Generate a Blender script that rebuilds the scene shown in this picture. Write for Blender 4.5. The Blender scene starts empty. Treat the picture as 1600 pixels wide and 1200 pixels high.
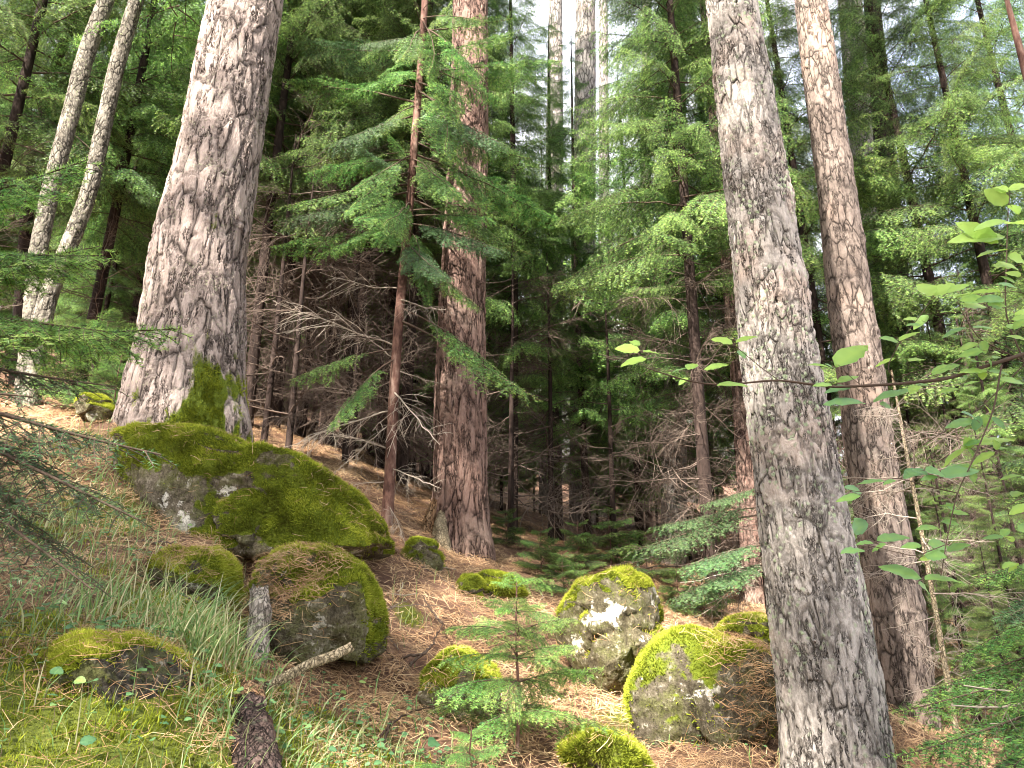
import bpy, math, random
import numpy as np
from mathutils import Matrix, Vector

# ------------------------------------------------------------------ camera, sky, sun, exposure
F = 1186.0
TH = math.radians(19.3)
CT, ST = math.cos(TH), math.sin(TH)
EYE = 1.55
scene = bpy.context.scene
col = scene.collection

cam_d = bpy.data.cameras.new('camera')
cam_d.sensor_width = 36.0
cam_d.lens = 36.0 * F / 1600.0
cam_d.clip_start = 0.05
cam_d.clip_end = 2000
cam = bpy.data.objects.new('camera', cam_d)
col.objects.link(cam)
cam.location = (0, 0, EYE)
cam.rotation_euler = (math.radians(90) + TH, 0, 0)
scene.camera = cam

SUN_DIR = Vector((0.42, 0.72, -0.80)).normalized()     # direction the light travels
sun_el = math.asin(-SUN_DIR.z)
w = bpy.data.worlds.new('World')
scene.world = w
w.use_nodes = True
nt = w.node_tree
bg = nt.nodes['Background']
sky = nt.nodes.new('ShaderNodeTexSky')
sky.sky_type = 'NISHITA'
sky.sun_disc = False
sky.sun_elevation = sun_el
sky.sun_rotation = math.atan2(-SUN_DIR.x, -SUN_DIR.y)
sky.air_density = 1.0
sky.dust_density = 6.0
tcw = nt.nodes.new('ShaderNodeTexCoord')
cn = nt.nodes.new('ShaderNodeTexNoise'); cn.inputs['Scale'].default_value = 2.6; cn.inputs['Detail'].default_value = 6
nt.links.new(tcw.outputs['Generated'], cn.inputs['Vector'])
cr = nt.nodes.new('ShaderNodeValToRGB'); cr.color_ramp.elements[0].position = .34; cr.color_ramp.elements[0].color = (.35, .35, .35, 1); cr.color_ramp.elements[1].position = .52
nt.links.new(cn.outputs[0], cr.inputs[0])
cm_ = nt.nodes.new('ShaderNodeMix'); cm_.data_type = 'RGBA'; cm_.inputs[7].default_value = (3.3, 3.35, 3.5, 1)
nt.links.new(cr.outputs[0], cm_.inputs[0]); nt.links.new(sky.outputs[0], cm_.inputs[6]); nt.links.new(cm_.outputs[2], bg.inputs[0])
bg.inputs[1].default_value = 0.15

sd = bpy.data.lights.new('sun', 'SUN')
sd.energy = 5.0
sd.angle = math.radians(0.6)
sd.color = (1.0, 0.93, 0.82)
sun = bpy.data.objects.new('sun', sd)
col.objects.link(sun)
sun.rotation_euler = SUN_DIR.to_track_quat('-Z', 'Y').to_euler()

scene.view_settings.view_transform = 'Standard'
scene.view_settings.look = 'None'
scene.view_settings.exposure = 2.45
scene.view_settings.gamma = 1.0
scene.render.engine = 'CYCLES'
cy = scene.cycles
cy.max_bounces = 6
cy.diffuse_bounces = 4
cy.glossy_bounces = 2
cy.transmission_bounces = 3
cy.transparent_max_bounces = 4
cy.use_denoising = True
cy.denoiser = 'OPENIMAGEDENOISE'
cy.use_adaptive_sampling = True
cy.adaptive_threshold = 0.02
cy.pixel_filter_type = 'BLACKMAN_HARRIS'
cy.filter_width = 1.05
cy.caustics_reflective = False
cy.caustics_refractive = False

# ------------------------------------------------------------------ helpers
def ray(px, py):
    u = (px - 800.0) / F
    v = (600.0 - py) / F
    return np.array([u, CT - ST * v, ST + CT * v])

def P(px, py, Y):
    r = ray(px, py)
    return r * (Y / r[1]) + np.array([0, 0, EYE])

def mpp(px, py, Y):                      # metres per photo pixel there
    return Y / ray(px, py)[1] / F

def project(p):                          # world -> photo pixels (used only to keep scatter near the view)
    p = np.asarray(p, float)
    x, y, z = p[..., 0], p[..., 1], p[..., 2] - EYE
    d = y * CT + z * ST
    u = z * CT - y * ST
    d = np.maximum(d, 1e-3)
    return 800 + F * x / d, 600 - F * u / d, d

M32 = np.uint32
def _hash(ix, iy, iz, seed):
    h = (ix.astype(np.int64) * 374761393 + iy.astype(np.int64) * 668265263 + iz.astype(np.int64) * 1274126177 + seed * 97531) & 0xFFFFFFFF
    h = ((h ^ (h >> 13)) * 1274126177) & 0xFFFFFFFF
    h = ((h ^ (h >> 15)) * 2246822519) & 0xFFFFFFFF
    return ((h ^ (h >> 16)) & 0xFFFF) / 65535.0

def vnoise(p, seed=0):
    p = np.asarray(p, float)
    i = np.floor(p).astype(np.int64)
    f = p - i
    f = f * f * (3 - 2 * f)
    r = 0
    for dx in (0, 1):
        wx = f[..., 0] if dx else 1 - f[..., 0]
        for dy in (0, 1):
            wy = f[..., 1] if dy else 1 - f[..., 1]
            for dz in (0, 1):
                wz = f[..., 2] if dz else 1 - f[..., 2]
                r = r + wx * wy * wz * _hash(i[..., 0] + dx, i[..., 1] + dy, i[..., 2] + dz, seed)
    return r * 2 - 1

def fbm(p, octv=4, seed=0, gain=0.5):
    p = np.asarray(p, float)
    r = 0; a = 1.0; s = 0
    for k in range(octv):
        r = r + a * vnoise(p * (2.03 ** k), seed + k * 17)
        s += a
        a *= gain
    return r / s

def unit(v):
    return v / np.maximum(np.linalg.norm(v, axis=-1, keepdims=True), 1e-9)

class Geo:
    """collects triangles: verts, tris, per-vertex tone / moss, per-face material index"""
    def __init__(s):
        s.v = []; s.f = []; s.t = []; s.m = []; s.n = 0
    def add(s, v, f, tone=0.5, mat=0):
        v = np.asarray(v, np.float32).reshape(-1, 3)
        f = np.asarray(f, np.int64).reshape(-1, 3)
        s.v.append(v); s.f.append(f + s.n)
        t = np.asarray(tone, np.float32)
        s.t.append(np.full(len(v), float(t), np.float32) if t.ndim == 0 else t.reshape(-1))
        s.m.append(np.full(len(f), mat, np.int32))
        s.n += len(v)
    def pack(s):
        if len(s.v) > 1:
            s.v = [np.concatenate(s.v)]; s.f = [np.concatenate(s.f)]; s.t = [np.concatenate(s.t)]; s.m = [np.concatenate(s.m)]
        return s.v[0], s.f[0], s.t[0], s.m[0]
    def merge(s, g, M=None, off=(0, 0, 0), tone_add=0.0):
        v, f, t, m = g.pack()
        if M is not None:
            v = v @ np.asarray(M, np.float32).T
        v = v + np.asarray(off, np.float32)
        s.v.append(v.astype(np.float32)); s.f.append(f + s.n); s.t.append(t + np.float32(tone_add)); s.m.append(m)
        s.n += len(v)
    def mesh(s, name, mats, smooth=False):
        v, f, t, m = s.pack()
        me = bpy.data.meshes.new(name)
        me.vertices.add(len(v)); me.vertices.foreach_set('co', v.astype(np.float32).ravel())
        me.loops.add(len(f) * 3); me.loops.foreach_set('vertex_index', f.astype(np.int32).ravel())
        me.polygons.add(len(f))
        me.polygons.foreach_set('loop_start', np.arange(0, len(f) * 3, 3, dtype=np.int32))
        for mt in mats: me.materials.append(mt)
        me.polygons.foreach_set('material_index', m.astype(np.int32))
        if smooth:
            me.polygons.foreach_set('use_smooth', np.ones(len(f), bool))
        a = me.attributes.new('tone', 'FLOAT', 'POINT')
        a.data.foreach_set('value', t.astype(np.float32))
        me.update(calc_edges=True)
        return me

def link(name, me, parent=None, loc=None, world=False):
    o = bpy.data.objects.new(name, me)
    col.objects.link(o)
    if parent is not None:
        o.parent = parent
        if world:                        # mesh given in world coordinates
            o.location = -Vector(parent.location)
    if loc is not None:
        o.location = loc
    return o

def thing(name, label, cat, loc=(0, 0, 0), group=None):
    o = bpy.data.objects.new(name, None)
    o.empty_display_size = 0.2
    col.objects.link(o)
    o.location = [float(c) for c in loc]
    return tag(o, label, cat, group)

def tag(o, label, cat, group=None, kind=None):
    o['label'] = label; o['category'] = cat
    if group: o['group'] = group
    if kind: o['kind'] = kind
    return o

def copy_tree(root, loc, rot=0.0, sc=1.0, label=None, group=None):
    r = root.copy(); col.objects.link(r)
    r.location = [float(c) for c in loc]
    r.rotation_euler = (0, 0, rot)
    r.scale = (sc, sc, sc)
    if label: r['label'] = label
    if group: r['group'] = group
    for ch in root.children:
        c = ch.copy(); col.objects.link(c); c.parent = r
    return r

def grid_faces(nr, nc, wrap=True):
    i = np.arange(nr - 1)[:, None]; j = np.arange(nc if wrap else nc - 1)[None, :]
    a = i * nc + j; b = i * nc + (j + 1) % nc; c = a + nc; d = b + nc
    return np.concatenate([np.stack([a, b, d], -1).reshape(-1, 3), np.stack([a, d, c], -1).reshape(-1, 3)])

def tubes(Pm, r0, r1, k=3):
    """Pm (M,n,3) polylines -> verts, faces"""
    Pm = np.asarray(Pm, float)
    Mn, n, _ = Pm.shape
    d = unit(Pm[:, -1] - Pm[:, 0])
    ref = np.where(np.abs(d[:, 2:3]) > 0.9, np.array([[1.0, 0, 0]]), np.array([[0, 0, 1.0]]))
    a = unit(np.cross(d, ref)); b = np.cross(a, d)
    r0 = np.broadcast_to(np.asarray(r0, float), (Mn,)); r1 = np.broadcast_to(np.asarray(r1, float), (Mn,))
    t = np.linspace(0, 1, n)
    r = r0[:, None] * (1 - t) + r1[:, None] * t
    ang = np.arange(k) * 2 * math.pi / k
    ring = a[:, None, None, :] * np.cos(ang)[None, None, :, None] + b[:, None, None, :] * np.sin(ang)[None, None, :, None]
    v = Pm[:, :, None, :] + r[:, :, None, None] * ring
    f = grid_faces(n, k)
    f = (f[None] + (np.arange(Mn) * n * k)[:, None, None]).reshape(-1, 3)
    return v.reshape(-1, 3), f

def smooth_path(pts, n):
    pts = np.asarray(pts, float)
    d = np.r_[0, np.cumsum(np.linalg.norm(np.diff(pts, axis=0), axis=1))]
    q = np.linspace(0, d[-1], n)
    out = np.stack([np.interp(q, d, pts[:, i]) for i in range(pts.shape[1])], 1)
    for _ in range(max(1, n // (len(pts) * 4) + 1)):
        out[1:-1] = 0.25 * out[:-2] + 0.5 * out[1:-1] + 0.25 * out[2:]
    return out

# ------------------------------------------------------------------ materials
def newmat(name):
    m = bpy.data.materials.new(name); m.use_nodes = True
    nt = m.node_tree
    for n in list(nt.nodes): nt.nodes.remove(n)
    out = nt.nodes.new('ShaderNodeOutputMaterial')
    return m, nt, out

def N(nt, t, **kw):
    n = nt.nodes.new(t)
    for k, v in kw.items():
        if k in n.inputs: n.inputs[k].default_value = v
        else: setattr(n, k, v)
    return n

def ramp(nt, fac, stops, interp='LINEAR'):
    r = nt.nodes.new('ShaderNodeValToRGB')
    r.color_ramp.interpolation = interp
    el = r.color_ramp.elements
    while len(el) < len(stops): el.new(0.5)
    for e, (p, c) in zip(el, stops):
        e.position = p
        e.color = (c, c, c, 1) if not hasattr(c, '__len__') else (*c, 1)
    nt.links.new(fac, r.inputs[0])
    return r.outputs[0]

def mixc(nt, fac, a, b, mode='MIX'):
    m = nt.nodes.new('ShaderNodeMix'); m.data_type = 'RGBA'; m.blend_type = mode
    for sock, val in ((m.inputs[0], fac), (m.inputs[6], a), (m.inputs[7], b)):
        if hasattr(val, 'links') or isinstance(val, bpy.types.NodeSocket): nt.links.new(val, sock)
        elif isinstance(val, (int, float)): sock.default_value = val
        else: sock.default_value = (*val, 1)
    return m.outputs[2]

def math_(nt, op, a, b=0.0, clamp=False):
    m = nt.nodes.new('ShaderNodeMath'); m.operation = op; m.use_clamp = clamp
    for s, v in ((m.inputs[0], a), (m.inputs[1], b)):
        if isinstance(v, bpy.types.NodeSocket): nt.links.new(v, s)
        else: s.default_value = v
    return m.outputs[0]

def noise(nt, vec, scale, detail=4, rough=0.6):
    n = nt.nodes.new('ShaderNodeTexNoise')
    n.inputs['Scale'].default_value = scale; n.inputs['Detail'].default_value = detail; n.inputs['Roughness'].default_value = rough
    nt.links.new(vec, n.inputs['Vector'])
    return n.outputs[0]

def mapping(nt, vec, sc):
    m = nt.nodes.new('ShaderNodeVectorMath'); m.operation = 'MULTIPLY'
    nt.links.new(vec, m.inputs[0]); m.inputs[1].default_value = sc
    return m.outputs[0]

def warp(nt, vec, scale, amt):
    n = nt.nodes.new('ShaderNodeTexNoise'); n.inputs['Scale'].default_value = scale; n.inputs['Detail'].default_value = 3
    nt.links.new(vec, n.inputs['Vector'])
    s = nt.nodes.new('ShaderNodeVectorMath'); s.operation = 'SUBTRACT'; nt.links.new(n.outputs[1], s.inputs[0]); s.inputs[1].default_value = (.5, .5, .5)
    k = nt.nodes.new('ShaderNodeVectorMath'); k.operation = 'SCALE'; nt.links.new(s.outputs[0], k.inputs[0]); k.inputs[3].default_value = amt
    a = nt.nodes.new('ShaderNodeVectorMath'); a.operation = 'ADD'; nt.links.new(vec, a.inputs[0]); nt.links.new(k.outputs[0], a.inputs[1])
    return a.outputs[0]

def attr(nt, name):
    a = nt.nodes.new('ShaderNodeAttribute'); a.attribute_name = name
    return a.outputs['Fac']

def leaf_mat(name, stops, trans=0.35, rough=0.45, gloss=True, vary=0.25, randcol=True):
    m, nt, out = newmat(name)
    t = attr(nt, 'tone')
    c = ramp(nt, t, stops)
    if randcol:
        oi = nt.nodes.new('ShaderNodeObjectInfo')
        hs = nt.nodes.new('ShaderNodeHueSaturation')
        nt.links.new(c, hs.inputs['Color'])
        nt.links.new(math_(nt, 'ADD', math_(nt, 'MULTIPLY', oi.outputs['Random'], vary * 2), 1 - vary), hs.inputs['Value'])
        nt.links.new(math_(nt, 'ADD', math_(nt, 'MULTIPLY', oi.outputs['Random'], 0.03), 0.485), hs.inputs['Hue'])
        c = hs.outputs[0]
    b = nt.nodes.new('ShaderNodeBsdfPrincipled')
    nt.links.new(c, b.inputs['Base Color'])
    b.inputs['Roughness'].default_value = rough
    b.inputs['Specular IOR Level'].default_value = 0.35 if gloss else 0.0
    tr = nt.nodes.new('ShaderNodeBsdfTranslucent')
    nt.links.new(c, tr.inputs[0])
    mx = nt.nodes.new('ShaderNodeMixShader'); mx.inputs[0].default_value = trans
    nt.links.new(b.outputs[0], mx.inputs[1]); nt.links.new(tr.outputs[0], mx.inputs[2])
    nt.links.new(mx.outputs[0], out.inputs[0])
    return m

def bark_mat(name, dark, mid, light, lichen=(0.30, 0.33, 0.22), lich=0.3, S=6.0, zs=0.28, disp=0.02, crack=0.10, patch=(0.5, 0.38, 0.30), patch_amt=0.3, cg=.50):
    m, nt, out = newmat(name)
    tc = nt.nodes.new('ShaderNodeTexCoord')
    co = tc.outputs['Object']
    st = mapping(nt, co, (1, 1, zs))
    wv = warp(nt, st, 7.0, 0.045)
    wv = warp(nt, wv, 38.0, 0.014)
    v1 = nt.nodes.new('ShaderNodeTexVoronoi'); v1.feature = 'DISTANCE_TO_EDGE'; v1.inputs['Scale'].default_value = S * 1.5
    nt.links.new(wv, v1.inputs['Vector'])
    v2 = nt.nodes.new('ShaderNodeTexVoronoi'); v2.feature = 'F1'; v2.inputs['Scale'].default_value = S * 4.5
    nt.links.new(mapping(nt, wv, (1, 1, 1.4)), v2.inputs['Vector'])
    nb = noise(nt, mapping(nt, wv, (1, 1, 1.5)), 75, 5, .8)
    nm = noise(nt, wv, 16, 5, .75)
    nl = noise(nt, co, 1.7, 3, .6)
    gate = ramp(nt, noise(nt, co, 7, 3, .6), [(cg, 0.0), (cg + .16, .9)])
    vor = math_(nt, 'MAXIMUM', ramp(nt, v1.outputs['Distance'], [(0.0, 0.0), (crack, 0.8), (crack * 2.2, 1.0)]), gate)
    rn = noise(nt, mapping(nt, wv, (1, 1, .7)), S * 1.3, 5, .65)
    rdg = ramp(nt, math_(nt, 'ABSOLUTE', math_(nt, 'SUBTRACT', rn, .5)), [(0.0, 0.0), (.015, .45), (.04, 1.0)])
    gate2 = ramp(nt, noise(nt, co, 5, 3, .6), [(cg + .04, 0.0), (cg + .18, .92)])
    edge = math_(nt, 'MINIMUM', vor, math_(nt, 'MAXIMUM', rdg, gate2))
    flake = math_(nt, 'SUBTRACT', 1.0, math_(nt, 'MULTIPLY', v2.outputs['Distance'], 1.1), True)
    sepc = nt.nodes.new('ShaderNodeSeparateColor'); nt.links.new(v2.outputs['Color'], sepc.inputs[0])
    plate = sepc.outputs[0]
    h = math_(nt, 'ADD', math_(nt, 'MULTIPLY', edge, 0.55), math_(nt, 'MULTIPLY', flake, 0.12))
    h = math_(nt, 'ADD', h, math_(nt, 'MULTIPLY', plate, 0.18))
    h = math_(nt, 'ADD', h, math_(nt, 'MULTIPLY', nb, 0.35))
    h = math_(nt, 'ADD', h, math_(nt, 'MULTIPLY', nm, 0.45))
    c = ramp(nt, math_(nt, 'ADD', math_(nt, 'MULTIPLY', nm, .65), math_(nt, 'MULTIPLY', nb, .45)), [(0.36, dark), (0.49, mid), (0.64, light)])
    c = mixc(nt, math_(nt, 'MULTIPLY', plate, 0.35), c, light)
    pm = ramp(nt, nl, [(0.52, 0.0), (0.62, patch_amt)])
    c = mixc(nt, pm, c, patch)
    cm = ramp(nt, edge, [(0.0, 1.0), (0.5, 0.5), (0.9, 0.0)])
    c = mixc(nt, cm, c, tuple(x * .3 for x in dark))
    # lichen crusts: small greenish rosettes
    vl = nt.nodes.new('ShaderNodeTexVoronoi'); vl.inputs['Scale'].default_value = 34
    nt.links.new(warp(nt, co, 30, .03), vl.inputs['Vector'])
    big = ramp(nt, noise(nt, co, 3.3, 4, .6), [(0.44, 0.0), (0.60, 1.0)])
    spot = ramp(nt, math_(nt, 'ADD', vl.outputs['Distance'], math_(nt, 'MULTIPLY', nb, .5)), [(0.38, 1.0), (0.62, 0.0)])
    lm = math_(nt, 'MULTIPLY', math_(nt, 'MULTIPLY', big, spot), lich * 2.2, True)
    c = mixc(nt, lm, c, lichen)
    h = math_(nt, 'ADD', h, math_(nt, 'MULTIPLY', lm, 0.12))
    mo = attr(nt, 'tone')
    mosc = ramp(nt, nb, [(0.3, (0.035, 0.05, 0.008)), (0.6, (0.13, 0.17, 0.02)), (0.8, (0.24, 0.27, 0.04))])
    c = mixc(nt, ramp(nt, mo, [(0.45, 0.0), (0.6, 1.0)]), c, mosc)
    b = nt.nodes.new('ShaderNodeBsdfPrincipled'); nt.links.new(c, b.inputs['Base Color'])
    b.inputs['Roughness'].default_value = 0.9; b.inputs['Specular IOR Level'].default_value = 0.15
    nt.links.new(b.outputs[0], out.inputs[0])
    dn = nt.nodes.new('ShaderNodeDisplacement'); dn.inputs['Scale'].default_value = disp; dn.inputs['Midlevel'].default_value = 0.85
    nt.links.new(h, dn.inputs['Height'])
    nt.links.new(dn.outputs[0], out.inputs['Displacement'])
    m.displacement_method = 'BOTH'
    return m

def rock_mat(name, white=0.2, base=((.045, .038, .025), (.13, .11, .08), (.27, .24, .19)), disp=0.03, spots=True):
    m, nt, out = newmat(name)
    tc = nt.nodes.new('ShaderNodeTexCoord'); co = tc.outputs['Object']
    n1 = noise(nt, co, 3.5, 6, .65); n2 = noise(nt, co, 28, 6, .75); n3 = noise(nt, co, 110, 5, .85)
    s = math_(nt, 'ADD', math_(nt, 'MULTIPLY', n1, .5), math_(nt, 'MULTIPLY', n2, .5))
    c = ramp(nt, s, [(0.40, base[0]), (0.53, base[1]), (0.66, base[2])])
    ln = noise(nt, warp(nt, co, 9, .12), 5.2, 5, .7)
    wm = ramp(nt, ln, [(0.64 - .08 * white, 0.0), (0.67 - .08 * white, min(1.0, white * 3))])
    c = mixc(nt, wm, c, (0.62, 0.58, 0.52))
    ol = ramp(nt, noise(nt, co, 7.5, 6, .75), [(0.46, 0.0), (0.60, 0.6)])
    c = mixc(nt, ol, c, (0.11, 0.12, 0.035))
    c = mixc(nt, ramp(nt, n3, [(0.40, 0.75), (0.50, 0.0)]), c, (.025, .02, .012))
    c = mixc(nt, ramp(nt, n2, [(0.58, 0.0), (0.66, 0.7)]), c, (.36, .33, .27))
    mo = attr(nt, 'tone')
    mm = math_(nt, 'ADD', mo, math_(nt, 'MULTIPLY', math_(nt, 'SUBTRACT', n2, .5), .5))
    mosc = ramp(nt, n3, [(0.25, (0.03, 0.045, 0.006)), (0.5, (0.11, 0.14, 0.015)), (0.8, (0.23, 0.25, 0.03))])
    c = mixc(nt, ramp(nt, mm, [(0.42, 0.0), (0.55, 1.0)]), c, mosc)
    h = math_(nt, 'ADD', math_(nt, 'MULTIPLY', n1, .6), math_(nt, 'MULTIPLY', n2, .35))
    h = math_(nt, 'ADD', h, math_(nt, 'MULTIPLY', n3, .1))
    b = nt.nodes.new('ShaderNodeBsdfPrincipled'); nt.links.new(c, b.inputs['Base Color'])
    b.inputs['Roughness'].default_value = 0.92; b.inputs['Specular IOR Level'].default_value = 0.1
    nt.links.new(b.outputs[0], out.inputs[0])
    dn = nt.nodes.new('ShaderNodeDisplacement'); dn.inputs['Scale'].default_value = disp; dn.inputs['Midlevel'].default_value = 0.5
    nt.links.new(h, dn.inputs['Height']); nt.links.new(dn.outputs[0], out.inputs['Displacement'])
    m.displacement_method = 'BOTH'
    return m

def plain_mat(name, stops, scale=30, rough=.9, use_tone=False, stretch=(1, 1, 1), bump=0.0, spec=.15):
    m, nt, out = newmat(name)
    tc = nt.nodes.new('ShaderNodeTexCoord')
    n = attr(nt, 'tone') if use_tone else noise(nt, mapping(nt, tc.outputs['Object'], stretch), scale, 5, .65)
    c = ramp(nt, n, stops)
    b = nt.nodes.new('ShaderNodeBsdfPrincipled'); nt.links.new(c, b.inputs['Base Color'])
    b.inputs['Roughness'].default_value = rough; b.inputs['Specular IOR Level'].default_value = spec
    if bump:
        bp = nt.nodes.new('ShaderNodeBump'); bp.inputs['Strength'].default_value = bump; bp.inputs['Distance'].default_value = .01
        nt.links.new(noise(nt, mapping(nt, tc.outputs['Object'], stretch), scale, 5, .65), bp.inputs['Height']); nt.links.new(bp.outputs[0], b.inputs['Normal'])
    nt.links.new(b.outputs[0], out.inputs[0])
    return m

M = {}
M['pine_pale'] = bark_mat('bark_pale_pine', (.07, .052, .045), (.235, .185, .165), (.41, .335, .305), lichen=(.30, .31, .20), lich=.25, S=6.5, zs=.27, disp=.036, cg=.445, patch=(.50, .42, .38), patch_amt=.35)
M['pine_red'] = bark_mat('bark_reddish_pine', (.042, .022, .017), (.145, .085, .068), (.28, .185, .155), lichen=(.3, .27, .22), lich=.10, S=10, zs=.22, disp=.024, cg=.44, patch=(.42, .32, .26), patch_amt=.3)
M['pine_lichen'] = bark_mat('bark_lichen_pine', (.07, .058, .05), (.235, .21, .19), (.42, .38, .35), lichen=(.30, .35, .23), lich=.75, S=16, zs=.32, disp=.022, cg=.415, patch=(.55, .42, .35), patch_amt=.5)
M['pine_warm'] = bark_mat('bark_warm_pine', (.05, .036, .03), (.135, .105, .09), (.25, .20, .172), lichen=(.27, .27, .2), lich=.10, S=13, zs=.33, disp=.012, cg=.44, patch=(.42, .30, .235), patch_amt=.55)
M['lichen_thin'] = bark_mat('bark_thin_lichen', (.045, .038, .03), (.12, .105, .085), (.25, .225, .19), lichen=(.26, .27, .17), lich=.7, S=16, zs=.5, disp=.014, cg=.44, patch=(.40, .36, .30), patch_amt=.4)
M['far_pine'] = bark_mat('bark_far_pine', (.07, .06, .055), (.18, .16, .15), (.30, .28, .26), lich=.1, S=9, zs=.25, disp=.01)
M['thin_red'] = plain_mat('bark_thin_reddish', [(.38, (.05, .025, .02)), (.52, (.13, .07, .055)), (.68, (.26, .18, .145))], 14, stretch=(1, 1, .35), bump=.8)
M['dark_bark'] = plain_mat('bark_dark', [(.35, (.014, .009, .008)), (.55, (.036, .024, .02)), (.75, (.08, .055, .048))], 22, stretch=(1, 1, .3), bump=.8)
GREEN = [(0.0, (.015, .042, .022)), (0.33, (.065, .155, .045)), (0.62, (.20, .37, .08)), (1.0, (.42, .60, .14))]
M['needles'] = leaf_mat('spruce_needles', GREEN, trans=.42)
M['needles_far'] = leaf_mat('far_needles', [(0.0, (.05, .11, .04)), (0.5, (.13, .26, .06)), (1.0, (.32, .50, .11))], trans=.5)
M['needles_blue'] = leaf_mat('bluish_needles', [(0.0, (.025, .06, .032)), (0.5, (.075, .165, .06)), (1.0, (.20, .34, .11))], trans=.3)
M['needles_bright'] = leaf_mat('bright_needles', [(0.0, (.03, .10, .035)), (0.5, (.13, .32, .075)), (1.0, (.42, .62, .14))], trans=.4)
M['twig'] = plain_mat('twig_wood', [(0, (.045, .03, .022)), (.5, (.12, .085, .065)), (1, (.26, .21, .17))], use_tone=True)
M['deadtwig'] = plain_mat('dead_twig_wood', [(0, (.07, .05, .04)), (.5, (.22, .17, .14)), (1, (.52, .46, .38))], use_tone=True)
M['litter'] = plain_mat('fallen_needles', [(0, (.09, .045, .025)), (.45, (.37, .215, .112)), (1, (.70, .50, .30))], use_tone=True)
M['moss'] = leaf_mat('moss_fuzz', [(0, (.07, .07, .016)), (.4, (.24, .29, .03)), (1, (.60, .62, .09))], trans=.25, gloss=False, randcol=False, rough=.9)
M['grass'] = leaf_mat('grass_blades', [(0, (.11, .22, .07)), (.5, (.24, .37, .12)), (.8, (.45, .47, .22)), (1, (.66, .58, .38))], trans=.35, randcol=False)
M['herb'] = leaf_mat('herb_leaves', [(0, (.07, .17, .08)), (.6, (.14, .28, .11)), (1, (.32, .42, .12))], trans=.35, randcol=False)
M['broadleaf'] = leaf_mat('broad_leaves', [(0, (.16, .33, .16)), (.5, (.24, .44, .12)), (1, (.40, .60, .12))], trans=.5, randcol=False, rough=.4)
M['deadwood'] = bark_mat('weathered_wood', (.10, .075, .06), (.28, .23, .19), (.50, .44, .38), lich=.2, S=34, zs=.08, disp=.006, patch=(.35, .25, .18), patch_amt=.5)
M['logbark'] = bark_mat('dark_log_bark', (.015, .01, .01), (.05, .034, .032), (.16, .11, .095), lich=.15, S=26, zs=.6, disp=.010, patch=(.25, .12, .07), patch_amt=.5)
M['orangewood'] = bark_mat('rotten_orange_wood', (.06, .03, .015), (.26, .14, .07), (.42, .28, .17), lich=.1, S=30, zs=.3, disp=.008, patch=(.15, .09, .06), patch_amt=.7)
M['stick'] = bark_mat('stick_wood', (.08, .06, .035), (.27, .21, .13), (.48, .40, .28), lich=.2, S=45, zs=.6, disp=.004, patch=(.2, .13, .08), patch_amt=.6)
M['rock'] = rock_mat('rock_mossy', .25)
M['rock_tan'] = rock_mat('rock_tan_lichen', .5, base=((.05, .04, .028), (.17, .14, .105), (.36, .31, .25)), disp=.04)
M['rock_white'] = rock_mat('rock_white_lichen', .75, base=((.06, .05, .03), (.15, .13, .085), (.28, .25, .18)))
M['rock_dark'] = rock_mat('rock_dark', .12, base=((.02, .018, .015), (.06, .052, .045), (.14, .125, .11)))

# ------------------------------------------------------------------ terrain
CTRL = [  # photo x, photo y, distance
    (0, 1200, 1.9), (200, 1200, 2.0), (400, 1200, 2.25), (600, 1200, 2.6), (800, 1200, 2.9), (1000, 1200, 3.0), (1200, 1200, 3.0),
    (0, 1050, 2.25), (200, 1060, 2.35), (0, 900, 3.0), (150, 960, 2.9), (330, 1010, 2.9), (450, 1090, 3.0), (600, 1100, 3.2), (800, 1150, 3.1),
    (200, 860, 3.75), (60, 790, 3.8), (395, 950, 3.7), (300, 890, 3.7), (640, 960, 4.3), (640, 880, 5.0), (560, 1000, 3.9), (720, 1010, 4.3),
    (100, 690, 4.6), (0, 690, 4.7), (300, 705, 5.0), (30, 640, 5.6), (170, 650, 5.4), (430, 720, 6.0), (480, 700, 7.0), (560, 760, 6.2),
    (720, 880, 6.2), (820, 900, 6.3), (830, 960, 5.0), (900, 1090, 3.9), (1000, 1130, 3.6), (1100, 1050, 4.0), (1170, 990, 4.6), (1190, 1150, 3.3),
    (1305, 1235, 3.2), (1420, 1150, 5.0), (1550, 1200, 4.0), (1180, 965, 7.0), (1000, 900, 7.0), (1480, 960, 8.0), (1600, 1000, 6.5),
    (820, 830, 10), (1100, 850, 11), (1450, 880, 11), (600, 740, 9.5), (450, 650, 11), (820, 800, 16), (1200, 810, 18), (150, 610, 9), (0, 600, 9),
]
wp = [P(*c) for c in CTRL]
wp += [np.array(q, float) for q in [(0, 0, -.15), (-1.5, .4, .25), (2, .5, -.4), (0, -6, -2.2), (-8, -6, -1), (8, -6, -3), (-9, 4, 3.2), (9, 4, .3), (-14, 14, 8), (14, 14, 3.0),
       (-18, 30, 14), (0, 30, 8.5), (18, 30, 5.5), (-30, 60, 24), (0, 60, 16), (30, 60, 12), (-30, 0, 6), (30, 0, -2), (0, -20, -6), (-60, 90, 34), (0, 95, 25), (60, 90, 20), (60, -15, -4), (-60, -15, 8)]]
wp = np.array(wp)
def _k(r2): return np.where(r2 > 0, 0.5 * r2 * np.log(np.maximum(r2, 1e-12)), 0)
_n = len(wp)
A = np.zeros((_n + 3, _n + 3))
d2 = ((wp[:, None, :2] - wp[None, :, :2]) ** 2).sum(-1)
A[:_n, :_n] = _k(d2) + np.eye(_n) * 0.02
A[:_n, _n] = 1; A[:_n, _n + 1:] = wp[:, :2]
A[_n, :_n] = 1; A[_n + 1:, :_n] = wp[:, :2].T
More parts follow.
